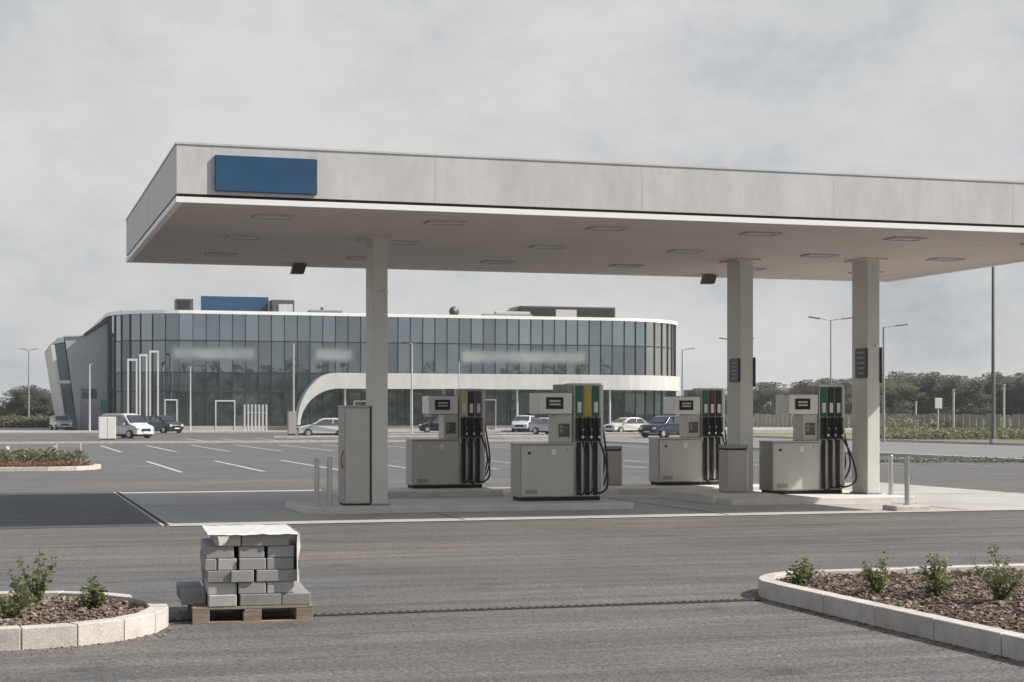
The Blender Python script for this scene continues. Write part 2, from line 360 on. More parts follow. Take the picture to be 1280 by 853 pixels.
def mulch(name, poly, z, cnt, label, box, seed=1):
    rnd = random.Random(seed); b = MB(); k = 0
    while k < cnt:
        x, y = rnd.uniform(box[0], box[1]), rnd.uniform(box[2], box[3])
        if not inside((x, y), poly): continue
        k += 1; l, w_, t_ = rnd.uniform(.02, .065), rnd.uniform(.012, .03), rnd.uniform(.004, .014)
        T = Matrix.Translation((x, y, z + rnd.uniform(0, .03))) @ Matrix.Rotation(rnd.uniform(0, 6.3), 4, 'Z') @ Matrix.Rotation(rnd.uniform(-.5, .5), 4, 'X') @ Matrix.Rotation(rnd.uniform(-.5, .5), 4, 'Y')
        b.box(-l / 2, l / 2, -w_ / 2, w_ / 2, 0, t_, T)
    o = b.build(name, 'chip', fix=False); return tag(o, label, 'mulch', kind='stuff')
def arc(cx, cy, rx, ry, a0, a1, n): return [(cx + rx * math.cos(R(a0 + (a1 - a0) * i / n)), cy + ry * math.sin(R(a0 + (a1 - a0) * i / n))) for i in range(n + 1)]
KH = .17
A = [(-7, 12.98)] + arc(.15, 14.33, 1.20, 1.35, -90, 90, 9) + [(-7, 15.68)]
B_ = [(14, 15.47), (14, 6)] + [(6.92, 6)] + [(6.92, 14.25)] + arc(7.9, 14.38, .98, 1.09, 180, 90, 9)[1:]
for nm, poly, lab, bx, cnt, sd_ in (('planting_bed', A, 'kerbed planting bed with pinkish lit kerb and rounded end beside the block pallet', (-2.6, 1.3, 13, 15.7), 5200, 3),
                      ('planting_bed', B_, 'kerbed planting bed with shaded bluish kerb face and rounded corner in the right foreground', (6.9, 11.6, 8.6, 15.5), 10500, 5)):
    e = empty(nm, (0, 0, 0), 0, lab, 'planting bed', 'kerbed planting beds in front of the pumps')
    inn = kerb_ring(e, poly, .155, KH)
    ip = [tuple(p) for p in inn]
    MB().prism(ip, 0, .115).build('soil', 'soil', e)
    mulch('bark_mulch', ip, .11, cnt, 'brown bark mulch covering the soil of the %s bed' % ('left front planting' if poly is A else 'right front planting'), bx, sd_)

def leaf_cluster(b, c, n, rad, ls, rnd, zs=1.0, flat=0):
    for _ in range(n):
        while True:
            p = Vector((rnd.uniform(-1, 1), rnd.uniform(-1, 1), rnd.uniform(-1, 1)))
            if p.length < 1: break
        p = Vector((p.x * rad, p.y * rad, p.z * rad * zs)) + c
        T = Matrix.Translation(p) @ Matrix.Rotation(rnd.uniform(0, 6.3), 4, 'Z') @ Matrix.Rotation(rnd.uniform(-1.2, 1.2), 4, 'X') @ Matrix.Rotation(rnd.uniform(-1, 1), 4, 'Y')
        s = ls * rnd.uniform(.6, 1.3)
        b.add([(0, 0, 0), (s * .5, -s * .28, s * .05), (s * 1.1, 0, 0), (s * .5, s * .28, s * .05)], [(0, 1, 2, 3)], T)
def shrub(x, y, z, h, wd, label, seed, dens=1.0):
    rnd = random.Random(seed)
    e = empty('shrub', (x, y, z), rnd.uniform(0, 6), label, 'shrub', 'young shrubs in the front planting beds')
    st = MB(); lf = MB()
    for k in range(11):
        a = rnd.uniform(0, 6.28); ln = h * rnd.uniform(.5, 1.0) * (1.0 if k == 0 else .85); sp = wd * rnd.uniform(.1, .55) * (0.3 if k == 0 else 1)
        if k == 0: ln = h
        pts = [Vector((math.cos(a) * sp * t + rnd.uniform(-.01, .01), math.sin(a) * sp * t + rnd.uniform(-.01, .01), ln * t ** .9)) for t in (0, .25, .5, .75, 1)]
        st.tube(pts, [.007, .006, .005, .004, .002], 5)
        for i in range(int(26 * dens * ln / h)):
            t = rnd.uniform(.14, 1); q = pts[min(3, int(t * 4))].lerp(pts[min(4, int(t * 4) + 1)], t * 4 % 1 if t < 1 else 1)
            leaf_cluster(lf, q, 3, .05, .042, rnd)
    st.build('stem', 'stem', e, fix=False); lf.build('foliage', 'leaf', e, fix=False); return e
shrub(.28, 14.75, .12, .50, .40, 'tallest leafy shrub in the left front bed, near the frame edge', 11, 1.3)
shrub(.74, 14.5, .12, .24, .34, 'low yellowish green shrub near the rounded end of the left front bed', 12, 1.6)
shrub(.10, 14.0, .12, .28, .5, 'low sprawling shrub at the front of the left front bed', 13, 1.2)
shrub(-.35, 13.7, .12, .35, .5, 'leafy shrub furthest left in the left front bed', 14)
shrub(7.32, 14.55, .12, .24, .36, 'small round shrub nearest the rounded corner of the right front bed', 21, 1.4)
shrub(7.6, 13.55, .12, .34, .34, 'narrow upright shrub second from the rounded corner of the right front bed', 22, 1.1)
shrub(7.95, 13.2, .12, .38, .40, 'shrub with yellowish stems third from the rounded corner of the right front bed', 23, 1.2)
shrub(8.3, 12.7, .12, .50, .50, 'largest leafy shrub in the right front bed', 24, 1.4)

rnd = random.Random(77); gb = MB()
def grit(x, y, s):
    T = Matrix.Translation((x, y, .004)) @ Matrix.Rotation(rnd.uniform(0, 6.3), 4, 'Z') @ Matrix.Rotation(rnd.uniform(-.4, .4), 4, 'X')
    gb.box(-s, s, -s * .7, s * .7, 0, s * .9, T)
for poly in (A, B_):
    for i in range(len(poly) - 1):
        a, c = Vector(poly[i]), Vector(poly[i + 1]); L = (c - a).length; nrm = Vector((c.y - a.y, a.x - c.x)).normalized()
        if poly is B_: nrm = -nrm
        for _ in range(int(L * 60)):
            p = a.lerp(c, rnd.random()) + nrm * abs(rnd.gauss(0, .09)); grit(p.x, p.y, rnd.uniform(.003, .009))
for _ in range(900): grit(rnd.uniform(-1, 11), rnd.uniform(11, 17), rnd.uniform(.002, .005))
tag(gb.build('grit', 'chip', fix=False), 'loose grit and bark crumbs along the foot of the front kerbs', 'grit', kind='stuff')

# ---------------------------------------------------------------- pallet and kerb stones
PT = Matrix.Translation((1.53, 14.13, 0)) @ Matrix.Rotation(R(-4), 4, 'Z')
pe = empty('pallet', (1.53, 14.13, 0), R(-4), 'weathered wooden pallet on the asphalt under the stack of concrete blocks', 'pallet')
PW, PD = 1.0, 1.2
for yy in (.0, .55, 1.1):
    for xx, ww in ((0, .14), (.42, .15), (.86, .14)): MB().bev(xx, xx + ww, yy + .003, yy + .095, .022, .10, .003).build('spacer_block', 'wood', pe)
for yy in (0, .55, 1.1): MB().bev(0, PW, yy, yy + .10, 0, .0215, .003).build('bottom_board', 'wood', pe)
for xx in (0, .43, .86): MB().bev(xx, xx + .14, 0.002, PD - .002, .1005, .122, .003).build('stringer_board', 'wood', pe)
for k in range(7): yy = k * (PD - .13) / 6; MB().bev(0, PW, yy, yy + .13, .1225, .144, .003).build('top_board', 'wood', pe)
rows = [  # (x0, x1) of the front face of each block, per layer from the bottom
    [(.50 - .02, .0), ],
]
LH = .098
layers = [[(.13, .365), (.385, .735), (.745, .99)], [(.12, .365), (.385, .615), (.625, .855)], [(.115, .315), (.322, .515), (.522, .885)],
          [(.10, .20), (.215, .375), (.385, .61), (.62, .85)], [(.11, .345), (.385, .60), (.62, .845)], [(.20, .405), (.415, .81)]]
ln_ = ['bottom layer', 'second layer up', 'third layer up', 'fourth layer up', 'fifth layer up', 'top layer']
pos3 = {2: ['left', 'right'], 3: ['left', 'middle', 'right'], 4: ['left', 'second from left', 'third from left', 'right']}
for L, row in enumerate(layers):
    for i, (a, b) in enumerate(row):
        for rr, (ya, yb) in enumerate(((.03, .54), (.56, 1.08))):
            jx, jy = random.uniform(-.007, .007), random.uniform(-.016, .016)
            m = 'blockbeige' if (L == 5 and i == 0 and rr == 0) else random.choice(('block', 'block', 'block_b', 'block_c'))
            z0 = .146 + L * (LH + .002)
            fy = -.02 if L in (0, 2) and rr == 0 else 0
            o = MB().bev(0, b - a - .004, 0, yb - ya, 0, LH, .007).build('concrete_block', m)
            p = PT @ Vector((a + jx, ya + jy + fy, z0)); o.location = p; o.rotation_euler = (0, 0, R(-4) + random.uniform(-.008, .008))
            c_ = 'pale beige' if m == 'blockbeige' else 'grey'
            tag(o, '%s concrete block, %s in %s row, %s of the pallet stack' % (c_, pos3[len(row)][i], ('front', 'rear')[rr], ln_[L]), 'concrete block', 'concrete blocks stacked on the pallet')
for i, yy in enumerate((.20, .68)):
    o = MB().bev(0, .205, 0, .44, 0, LH + .01, .007).build('concrete_block', 'block_c'); o.location = PT @ Vector((-.085 - .006 * i, yy, .146)); o.rotation_euler = (0, 0, R(-4 + i))
    tag(o, 'dark grey concrete block lying at the left edge of the pallet, %s one' % ('nearer', 'farther')[i], 'concrete block', 'concrete blocks stacked on the pallet')
# torn white wrapping lying over the top and hanging down the right side
wr = MB(); top = .146 + 6 * (LH + .002)
import_n = 14; rnd = random.Random(5); grid = {}
xs = [.125 + i * (.75 / 13) for i in range(14)]; ys = [-.005, .02, .12, .3, .5, .8, 1.1]
for i, x in enumerate(xs):
    for k, y in enumerate(ys):
        z = top + .006 + rnd.uniform(0, .005) + (.0 if k else -.004 + rnd.uniform(-.010, .0))
        grid[i, k] = len(wr.v); wr.v.append((x, y + (rnd.uniform(-.02, .01) if k == 0 else 0), z))
for i in range(13):
    for k in range(6): wr.f.append([grid[i, k], grid[i + 1, k], grid[i + 1, k + 1], grid[i, k + 1]]); wr.mi.append(0)
# right-hand hanging strip
zz = [top + .006, top - .1, top - .22, top - .32, top - .41]
base = len(wr.v)
for q, z in enumerate(zz):
    for y in (-.03, .1, .5, 1.1): wr.v.append((.885 + .012 * math.sin(q * 2 + y * 5) - (.004 * q), y + (.01 * (q % 2)), z))
for q in range(4):
    for k in range(3): a = base + q * 4 + k; wr.f.append([a, a + 1, a + 5, a + 4]); wr.mi.append(0)
b0 = len(wr.v)
for q, z in enumerate(zz[:5]):
    wr.v.append((.862 + rnd.uniform(-.006, .004), -.032, z)); wr.v.append((.885 + .012 * math.sin(q * 2 - .15) - .004 * q, -.03 + .01 * (q % 2), z))
for q in range(4): a = b0 + q * 2; wr.f.append([a, a + 1, a + 3, a + 2]); wr.mi.append(0)
b0 = len(wr.v)
fl = [(.20, .0), (.245, .0), (.30, .0), (.335, .0)]
wr.v += [(.205, -.02, top - .01), (.30, -.02, top - .012), (.285, -.028, top - .045), (.262, -.025, top - .078), (.222, -.026, top - .09)]
wr.f.append([b0, b0 + 1, b0 + 2, b0 + 3, b0 + 4]); wr.mi.append(0)
wo_ = wr.build('plastic_wrap', 'wrap', fix=False); wo_.matrix_world = PT
sm = wo_.modifiers.new('thick', 'SOLIDIFY'); sm.thickness = .003
tag(wo_, 'torn white plastic wrap over the top and right side of the block stack', 'plastic wrap')

# ---------------------------------------------------------------- fuel canopy
CX0, CX1, CY0, CY1 = 2.5, 20.2, 25.25, 35.6
ca = empty('fuel_canopy', (CX0, CY0, 0), 0, 'long flat white canopy on three columns above the fuel pumps', 'canopy')
def cp(mb, name, m, **k):
    o = mb.build(name, m, ca, **k); o.location = (-CX0, -CY0, 0); return o
ZT, ZB, ZS, ZL = 5.76, 5.03, 4.93, 4.90
t_ = .06
def fascia_wall(x0, x1, y0, y1, axis, seams):
    b = MB()
    if axis == 'x':
        pos = [x0] + seams + [x1]
        for a, c in zip(pos, pos[1:]): b.box(a + .0018, c - .0018, y0, y1, ZB, ZT)
    else:
        pos = [y0] + seams + [y1]
        for a, c in zip(pos, pos[1:]): b.box(x0, x1, a + .004, c - .004, ZB, ZT)
    return b
fx = [CX0 + .52 + 3.43 * i for i in range(5)]
cp(fascia_wall(CX0, CX1, CY0, CY0 + t_, 'x', fx), 'fascia', 'white')
cp(fascia_wall(CX0, CX1, CY1 - t_, CY1, 'x', fx), 'fascia', 'white')
fy_ = [CY0 + t_ + 3.41 * i for i in range(1, 3)]
cp(fascia_wall(CX0, CX0 + t_, CY0 + t_ + .002, CY1 - t_ - .002, 'y', fy_), 'fascia', 'white')
cp(fascia_wall(CX1 - t_, CX1, CY0 + t_ + .002, CY1 - t_ - .002, 'y', fy_), 'fascia', 'white')
cp(MB().box(CX0 - .012, CX1 + .012, CY0 - .012, CY0 + .07, ZT + .001, ZT + .03).box(CX0 - .012, CX1 + .012, CY1 - .07, CY1 + .012, ZT + .001, ZT + .03)
   .box(CX0 - .012, CX0 + .07, CY0 + .071, CY1 - .071, ZT + .001, ZT + .03).box(CX1 - .07, CX1 + .012, CY0 + .071, CY1 - .071, ZT + .001, ZT + .03), 'coping', 'white')
def ring(d, z0, z1, w_):
    x0, x1, y0, y1 = CX0 + d, CX1 - d, CY0 + d, CY1 - d
    return MB().box(x0, x1, y0, y0 + w_, z0, z1).box(x0, x1, y1 - w_, y1, z0, z1).box(x0, x0 + w_, y0 + w_ + .001, y1 - w_ - .001, z0, z1).box(x1 - w_, x1, y0 + w_ + .001, y1 - w_ - .001, z0, z1)
cp(ring(.035, ZB - .045, ZB - .001, .08), 'shadow_gap', 'gapdark')
cp(ring(-.004, ZL, ZB - .046, .10), 'edge_strip', 'strip')
cp(MB().box(CX0 + .1, CX1 - .1, CY0 + .1, CY1 - .1, ZS, ZS + .04), 'soffit', 'soffit')
cp(MB().box(CX0 + .065, CX1 - .065, CY0 + .065, CY1 - .065, 5.62, 5.66), 'roof_deck', 'mgrey')
sj = MB()
y = CY0 + .4
while y < CY1 - .2: sj.box(CX0 + .1, CX1 - .1, y, y + .004, ZS - .0025, ZS - .0005); y += .4
cp(sj, 'soffit_seam', 'mgrey')
for ix in range(6):
    for iy in range(3):
        x = 4.2 + ix * 2.85; y = 26.9 + iy * 3.3
        o = MB().box(-.32, .32, -.22, -.18, -.03, 0).box(-.32, .32, .18, .22, -.03, 0).box(-.32, -.28, -.179, .179, -.03, 0).box(.28, .32, -.179, .179, -.03, 0).build('recessed_light', 'white', ca)
        o.location = (x - CX0, y - CY0, ZS - .004)
        l = MB().box(-.278, .278, -.178, .178, -.012, -.002).build('lens', 'soffit', o)
for (x, y) in ((6.0, 35.1), (15.35, 35.1)):
    o = MB().prismY([(-.16, -.22), (.10, -.22), (.16, -.02), (-.10, -.02)], -.12, .12).build('floodlight', 'dgrey', ca); o.location = (x - CX0, y - CY0, ZS - .0)
    MB().box(-.03, .03, -.03, .03, -.03, 0).build('bracket', 'mgrey', o)
# blue brand panel on the front fascia (writing is not legible in the photo)
sp = MB().bev(3.06, 4.60, CY0 - .05, CY0 - .002, 5.08, 5.62, .012); cp(sp, 'sign_panel', 'blue')
def column(cx, y0, y1, w_):
    b = MB().bev(cx - w_ / 2, cx + w_ / 2, y0, y1, .13, ZS - .002, .018)
    o = cp(b, 'column', 'column')
    f = MB().box(cx - w_ / 2 - .12, cx + w_ / 2 + .12, y0 - .12, y1 + .12, ZS - .03, ZS - .003).build('top_plate', 'soffit', o)
    f = MB().box(cx - w_ / 2 - .03, cx + w_ / 2 + .03, y0 - .03, y1 + .03, .135, .16).build('base_plate', 'mgrey', o)
    return o
cA = column(6.50, 29.42, 29.98, .285)
cB = column(14.60, 31.45, 32.1, .30)
cC = column(17.00, 30.55, 31.2, .285)
def info(col_, cx, y0, w_, z0, z1):
    """dark notice board with rows of small pale pictograms on the left face, thin edge of its twin on the right"""
    xl = cx - w_ / 2
    o = MB().bev(xl - .05, xl - .002, y0 - .03, y0 + .42, z0, z1, .006).build('notice_board', 'black', col_)
    b = MB(); rnd = random.Random(int(cx * 10))
    for r_ in range(5):
        z = z1 - .07 - r_ * (z1 - z0 - .08) / 5
        b.box(xl - .053, xl - .0505, y0 + .02, y0 + .02 + rnd.uniform(.24, .36), z - .035, z)
    b.build('notice_line', 'mgrey', o)
    MB().bev(xl + w_ + .002, xl + w_ + .04, y0 - .03, y0 + .42, z0 - .1, z1 + .02, .006).build('notice_board', 'black', col_)
info(cB, 14.60, 31.45, .30, 2.42, 2.90)
info(cC, 17.00, 30.55, .285, 2.50, 3.10)
MB().tube([(6.60, 29.415, 3.95), (6.60, 29.36, 3.95)], .035, 10).build('sensor', 'pwhite', cA)
MB().tube([(17.06, 30.545, 3.15), (17.06, 30.49, 3.15)], .035, 10).build('sensor', 'pwhite', cC)
MB().box(17.143, 17.17, 30.7, 30.76, .8, 4.6).build('cable_duct', 'mgrey', cC)

# ---------------------------------------------------------------- pump islands
def island(name, x0, x1, y0, y1, h=.13):
    r = .12
    b = MB().bev(x0, x1, y0, y1, -.02, h, .018); o = b.build(name, 'islandkerb'); struct(o)
island('pump_island', 5.12, 11.2, 29.0, 31.4)
island('pump_island', 13.42, 17.35, 29.55, 33.0)
island('pump_island', 6.9, 10.35, 34.6, 37.4)
island('pump_island', 13.0, 16.8, 34.6, 37.4)
island('pump_island', 13.3, 14.75, 30.2, 32.9, .18)
# plinth for the bollard at the right end
struct(MB().bev(15.45, 16.15, 26.95, 27.45, -.02, .10, .02).build('bollard_plinth', 'kerb'))

def hose(b, pts, r=.019):
    # smooth curve through pts
    P = [Vector(p) for p in pts]; out = []
    for i in range(len(P) - 1):
        p0, p1, p2, p3 = P[max(i - 1, 0)], P[i], P[i + 1], P[min(i + 2, len(P) - 1)]
        for k in range(7):
            t = k / 7; out.append(.5 * ((2 * p1) + (-p0 + p2) * t + (2 * p0 - 5 * p1 + 4 * p2 - p3) * t * t + (-p0 + 3 * p1 - 3 * p2 + p3) * t ** 3))
    out.append(P[-1]); b.tube(out, r, 6)
def pump(x, y, z, label, strips, loop=.10, seed=0, H=2.12, box_top=False, back=True):
    """x, y: front left corner of the cabinet. Cabinet 1.07 m, hose tower to its right."""
    rnd = random.Random(seed)
    e = empty('fuel_pump', (x, y, z), 0, label, 'fuel pump', 'fuel pumps under the canopy')
    D = .62
    MB().box(.03, 1.60, .05, D - .05, 0, .07).build('plinth', 'gapdark', e)
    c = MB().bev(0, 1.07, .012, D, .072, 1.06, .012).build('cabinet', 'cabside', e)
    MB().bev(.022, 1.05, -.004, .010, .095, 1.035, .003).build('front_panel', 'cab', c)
    MB().bev(-.012, 1.072, -.012, D + .012, 1.061, 1.085, .006).build('cabinet_top', 'cab', c)
    MB().tube([(.18, -.005, .90), (.18, -.02, .90)], .028, 12).build('lock', 'black' if rnd.random() < .5 else 'pwhite', c)
    MB().tube([(.92, -.005, .96), (.92, -.012, .96)], .012, 8).build('lock', 'black', c)
    sl = MB()
    for q in range(4): sl.box(.10, .34, -.0065, -.0042, .14 + q * .022, .148 + q * .022)
    sl.build('vent_slot', 'gapdark', c)
    MB().bev(.62, .70, -.0075, -.0042, .86, .97, .001).build('sticker', 'pwhite', c)
    nk = MB().bev(.73, 1.06, .08, D - .08, 1.086, 1.63, .01).build('neck', 'cab', e)
    MB().bev(.78, 1.0, .070, .0785, 1.20, 1.45, .003).build('card_panel', 'dgrey', nk)
    MB().box(.80, .86, .064, .0695, 1.36, 1.42).box(.80, .86, .064, .0695, 1.28, 1.34).box(.88, .98, .064, .0695, 1.37, 1.385).build('keypad', 'mgrey', nk)
    h = MB().bev(.37, 1.03, .0, D, 1.632, 2.03, .018).build('display_head', 'pwhite', e)
    MB().bev(.51, .85, -.012, -.001, 1.725, 1.945, .004).build('screen', 'screen', h)
    MB().box(.57, .79, -.0155, -.0125, 1.855, 1.895).box(.57, .79, -.0155, -.0125, 1.795, 1.83).build('display_digits', 'lcd', h)
    MB().bev(.372, .998, .004, .3, 2.032, 2.045, .004).build('head_cap', 'mgrey', h)
    MB().bev(.78, .98, .12, .42, 2.046, 2.19, .008).build('antenna_box', 'mgrey', e)
    # hose tower: frame, coloured strips, nozzles in their boots, hoses
    T0, T1 = 1.075, 1.62
    tw = MB().bev(T0, T1, .06, D - .06, .072, H, .01).build('hose_tower', 'cab', e)
    MB().bev(T0 - .008, T1 + .008, .04, D - .04, H + .001, H + .035, .008).build('tower_cap', 'pwhite', tw)
    wS = (T1 - T0 - .05) / 3
    for i, cname in enumerate(strips):
        xa = T0 + .025 + i * wS
        MB().bev(xa + .012, xa + wS - .012, .035, .058, 1.58, H - .02, .004).build('grade_strip', cname, tw)
        MB().bev(xa + .045, xa + wS - .045, .030, .034, 1.66, 1.86, .001).build('grade_label', 'pwhite' if cname != 'yellow' else 'yellow', tw)
        MB().bev(xa + .008, xa + wS - .008, -.03, .058, 1.12, 1.56, .012).build('nozzle_boot', 'black', tw)
        MB().box(xa + .035, xa + wS - .045, .045, .059, .10, 1.10).build('hose_channel', 'gapdark', tw)
        xc = xa + wS / 2
        nz = MB()
        nz.tube([(xc - .01, -.05, 1.54), (xc, -.09, 1.42), (xc + .012, -.10, 1.28), (xc + .02, -.075, 1.16)], [.018, .028, .030, .022], 8)
        nz.tube([(xc - .01, -.05, 1.53), (xc - .012, -.035, 1.58)], [.014, .012], 8)
        nz.bev(xc - .012, xc + .012, -.15, -.10, 1.22, 1.36, .006)
        n = nz.build('nozzle', 'black', tw, smooth=True)
        MB().tube([(xc + .018, -.108, 1.20), (xc + .02, -.116, 1.20)], .028, 10).tube([(xc + .018, -.098, 1.34), (xc + .018, -.128, 1.335)], .02, 8).build('trigger_guard', 'pwhite' if i != 1 else 'steel', n)
        hs = MB(); lo = .10 + .03 * i + rnd.uniform(0, .05); ex = xc + (.03 if i < 2 else loop)
        hose(hs, [(xc + .02, -.075, 1.15), (xc + .05 + (.02 if i < 2 else loop * .5), -.11, .85), (ex + .05, -.12, .45), (ex + .03, -.10, lo + .06), (xc + (.0 if i < 2 else loop * .3), -.07, lo - .03), (xc - .05, -.02, lo + .06), (xc - .045, .03, .5), (xc - .045, .035, 1.0)])
        hs.build('hose', 'rubber', n, smooth=True)
    MB().bev(T1 + .001, T1 + .05, .06, .16, .10, H, .006).build('tower_post', 'pwhite', tw)
    if back:
        for i in range(2):
            hs = MB(); yy = .2 + .2 * i
            hose(hs, [(T1 + .06, yy, 1.5), (T1 + .12, yy, 1.2), (T1 + .12 + loop * .5, yy, .6), (T1 + .08, yy, .25), (T1 + .055, yy, .5), (T1 + .055, yy, 1.1)]); hs.build('hose', 'rubber', tw, smooth=True)
    return e
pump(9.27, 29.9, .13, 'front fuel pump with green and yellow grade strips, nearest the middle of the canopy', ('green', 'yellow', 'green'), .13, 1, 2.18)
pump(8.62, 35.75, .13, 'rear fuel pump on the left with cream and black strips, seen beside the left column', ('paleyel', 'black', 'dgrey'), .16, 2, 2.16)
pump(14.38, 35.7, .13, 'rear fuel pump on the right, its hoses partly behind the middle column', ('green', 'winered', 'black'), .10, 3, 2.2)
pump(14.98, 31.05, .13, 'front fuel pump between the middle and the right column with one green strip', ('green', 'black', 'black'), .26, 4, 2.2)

# service cabinet beside the left column
sc2 = empty('service_cabinet', (5.86, 29.45, .13), 0, 'tall plain grey cabinet standing against the left canopy column', 'cabinet')
b = MB().bev(.0, .465, 0, .58, .03, 1.76, .012).build('housing', 'cabside', sc2)
MB().bev(.02, .445, -.008, -.001, .05, 1.72, .003).build('door', 'cab', sc2)
MB().box(.02, .445, .02, .56, 0, .029).build('plinth', 'gapdark', sc2)
MB().bev(-.012, .477, -.02, .592, 1.761, 1.785, .005).build('lid', 'cab', sc2)
rh = MB(); hose(rh, [(-.002, .10, .98), (-.03, .10, .88), (-.035, .12, .76), (-.002, .14, .66)], .012); rh.build('air_hose', 'red', sc2, smooth=True)
# bin by the middle column and bin behind the front pump
def bin_(x, y, z, w_, d, h, label, open_=True):
    e = empty('waste_bin', (x, y, z), 0, label, 'waste bin')
    b = MB(); b.bev(0, w_, 0, d, 0, h - .12, .03).build('bin_body', 'cabside', e)
    MB().bev(.01, w_ - .01, .01, d - .01, h - .118, h - .09, .008).build('bin_opening', 'gapdark', e)
    MB().prism([(.0, .0), (w_, 0), (w_, d), (0, d)], h - .089, h - .02).build('bin_lid', 'mgrey', e)
    MB().bev(w_ - .03, w_ - .004, -.012, -.001, .05, h - .15, .004).build('bin_hinge', 'pwhite', e)
    return e
bin_(13.98, 31.05, .18, .46, .42, .98, 'grey waste bin standing against the middle canopy column')
bin_(13.25, 36.05, .13, .38, .4, .92, 'pinkish grey waste bin right of the front pump with green and yellow strips')
# bollards
def bollard(x, y, z, h, label):
    e = empty('bollard', (x, y, z), 0, label, 'bollard', 'stainless steel bollards at the island ends')
    MB().tube([(0, 0, 0), (0, 0, h - .012), (0, 0, h)], [.045, .045, .036], 20).build('post', 'steel', e, smooth=False)
    MB().tube([(0, 0, -.001), (0, 0, .012)], .075, 20).build('base_ring', 'steel', e)
    return e
bollard(5.38, 29.55, .13, .84, 'steel bollard at the far left end of the front island')
bollard(5.60, 29.50, .13, .86, 'steel bollard next to the tall grey cabinet on the front island')
bollard(17.25, 30.3, .13, .80, 'steel bollard just right of the right canopy column')
bollard(15.82, 27.2, .10, .90, 'steel bollard on its own pale plinth at the right end of the pump island')

# ---------------------------------------------------------------- showroom building
FP = [(11.8, 226)] + [(11.8, 200)] + arc(20.3, 195.5, 8.5, 8.5, 180, 270, 9) + [(x, 187.0) for x in [20.3 + (69.4 - 20.3) * i / 34 for i in range(1, 34)]] + arc(69.4, 199, 12, 12, 270, 360, 12) + [(81.4, 212), (81.4, 226)]
sh = empty('car_showroom', (45, 187, 0), 0, 'long two storey glass showroom with rounded corners and a flat roof behind the pumps', 'building')
def sp_(mb, name, m, par=None, **k):
    o = mb.build(name, m, par or sh, **k)
    o.location = (-45, -187, 0) if (par is None) else (0, 0, 0); return o
def offs(d):
    P = [Vector(p) for p in FP]; out = []
    for i, p in enumerate(P):
        a = (P[min(i + 1, len(P) - 1)] - P[max(i - 1, 0)]).normalized(); out.append(p + Vector((a.y, -a.x)) * d)
    return [tuple(p) for p in out]
def band(z0, z1, d, jitter=0, seg=None, seed=0):
    b = MB(); P = offs(d); rnd = random.Random(seed)
    for i in range(len(P) - 1):
        if seg and not seg(i): continue
        a, c = P[i], P[i + 1]; n = Vector((c[1] - a[1], -(c[0] - a[0]))).normalized()
        j1, j2 = (rnd.uniform(-jitter, jitter) for _ in range(2)); j3 = rnd.uniform(-jitter, jitter)
        b.add([(a[0] + n.x * j1, a[1] + n.y * j1, z0), (c[0] + n.x * j2, c[1] + n.y * j2, z0), (c[0] + n.x * (j2 + j3), c[1] + n.y * (j2 + j3), z1), (a[0] + n.x * (j1 + j3), a[1] + n.y * (j1 + j3), z1)], [(0, 1, 2, 3)], None, rnd.choice((0, 0, 0, 1, 1, 2, 3)))
    return b
nP = len(FP)
G4 = lambda n: [n + str(i) for i in range(4)]
end_seg = lambda i: i >= nP - 12
not_end = lambda i: i < nP - 12
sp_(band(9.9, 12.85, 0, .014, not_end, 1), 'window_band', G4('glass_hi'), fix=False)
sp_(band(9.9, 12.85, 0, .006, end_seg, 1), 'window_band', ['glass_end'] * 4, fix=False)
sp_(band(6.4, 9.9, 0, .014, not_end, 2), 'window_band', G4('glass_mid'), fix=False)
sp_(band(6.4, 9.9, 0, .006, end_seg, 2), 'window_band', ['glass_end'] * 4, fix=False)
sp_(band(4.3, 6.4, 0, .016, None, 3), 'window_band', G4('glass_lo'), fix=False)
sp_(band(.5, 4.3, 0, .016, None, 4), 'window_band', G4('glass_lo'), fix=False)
def ringband(z0, z1, d0, d1):
    b = MB(); P, Q = offs(d0), offs(d1)
    for i in range(len(P) - 1): b.prism([P[i], P[i + 1], Q[i + 1], Q[i]], z0, z1)
    return b
sp_(ringband(12.86, 13.22, .35, -.4), 'roof_edge', 'strip')
sp_(MB().prism(offs(-.3), 12.7, 13.05), 'roof', 'mgrey')
sp_(ringband(0, .5, .25, -.1), 'plinth', 'paving')
P = offs(.02); Q = offs(.13)
for i in range(1, len(P) - 1):
    a = (Vector(Q[i]) - Vector(P[i])).normalized(); t = Vector((-a.y, a.x)) * .04
    p, q = Vector(P[i]), Vector(Q[i]); sp_(MB().prism([tuple(p - t), tuple(p + t), tuple(q + t), tuple(q - t)], .5, 12.85), 'mullion', 'frame_dark')
for z in (9.85, 6.35, 4.25): sp_(ringband(z, z + .12, .10, -.02), 'transom', 'frame_dark')
# white canopy band with arched left end (profile in x-z, in front of the facade)
def arch_pts(cx, rx, z0, rz, n=14): return [(cx - rx * math.cos(R(90 * i / n)), z0 + rz * math.sin(R(90 * i / n))) for i in range(n + 1)]
outer = arch_pts(35.9, 4.4, .6, 5.8); inner = arch_pts(36.2, 4.35, .6, 4.05)
prof = outer + [(69.4, 6.4), (69.4, 4.65)] + inner[::-1]
sp_(MB().prismY(prof, 184.9, 186.95), 'entrance_arch', 'white', bevel=.02)
bb = MB(); R1, R2 = 14.1, 12.05
ar = arc(69.4, 199, 12.35, R1, 270, 365, 14); br = arc(69.4, 199, R2, R2, 270, 365, 14)
for i in range(14): bb.prism([ar[i], ar[i + 1], br[i + 1], br[i]], 4.65, 6.4)
sp_(bb, 'entrance_arch', 'white')
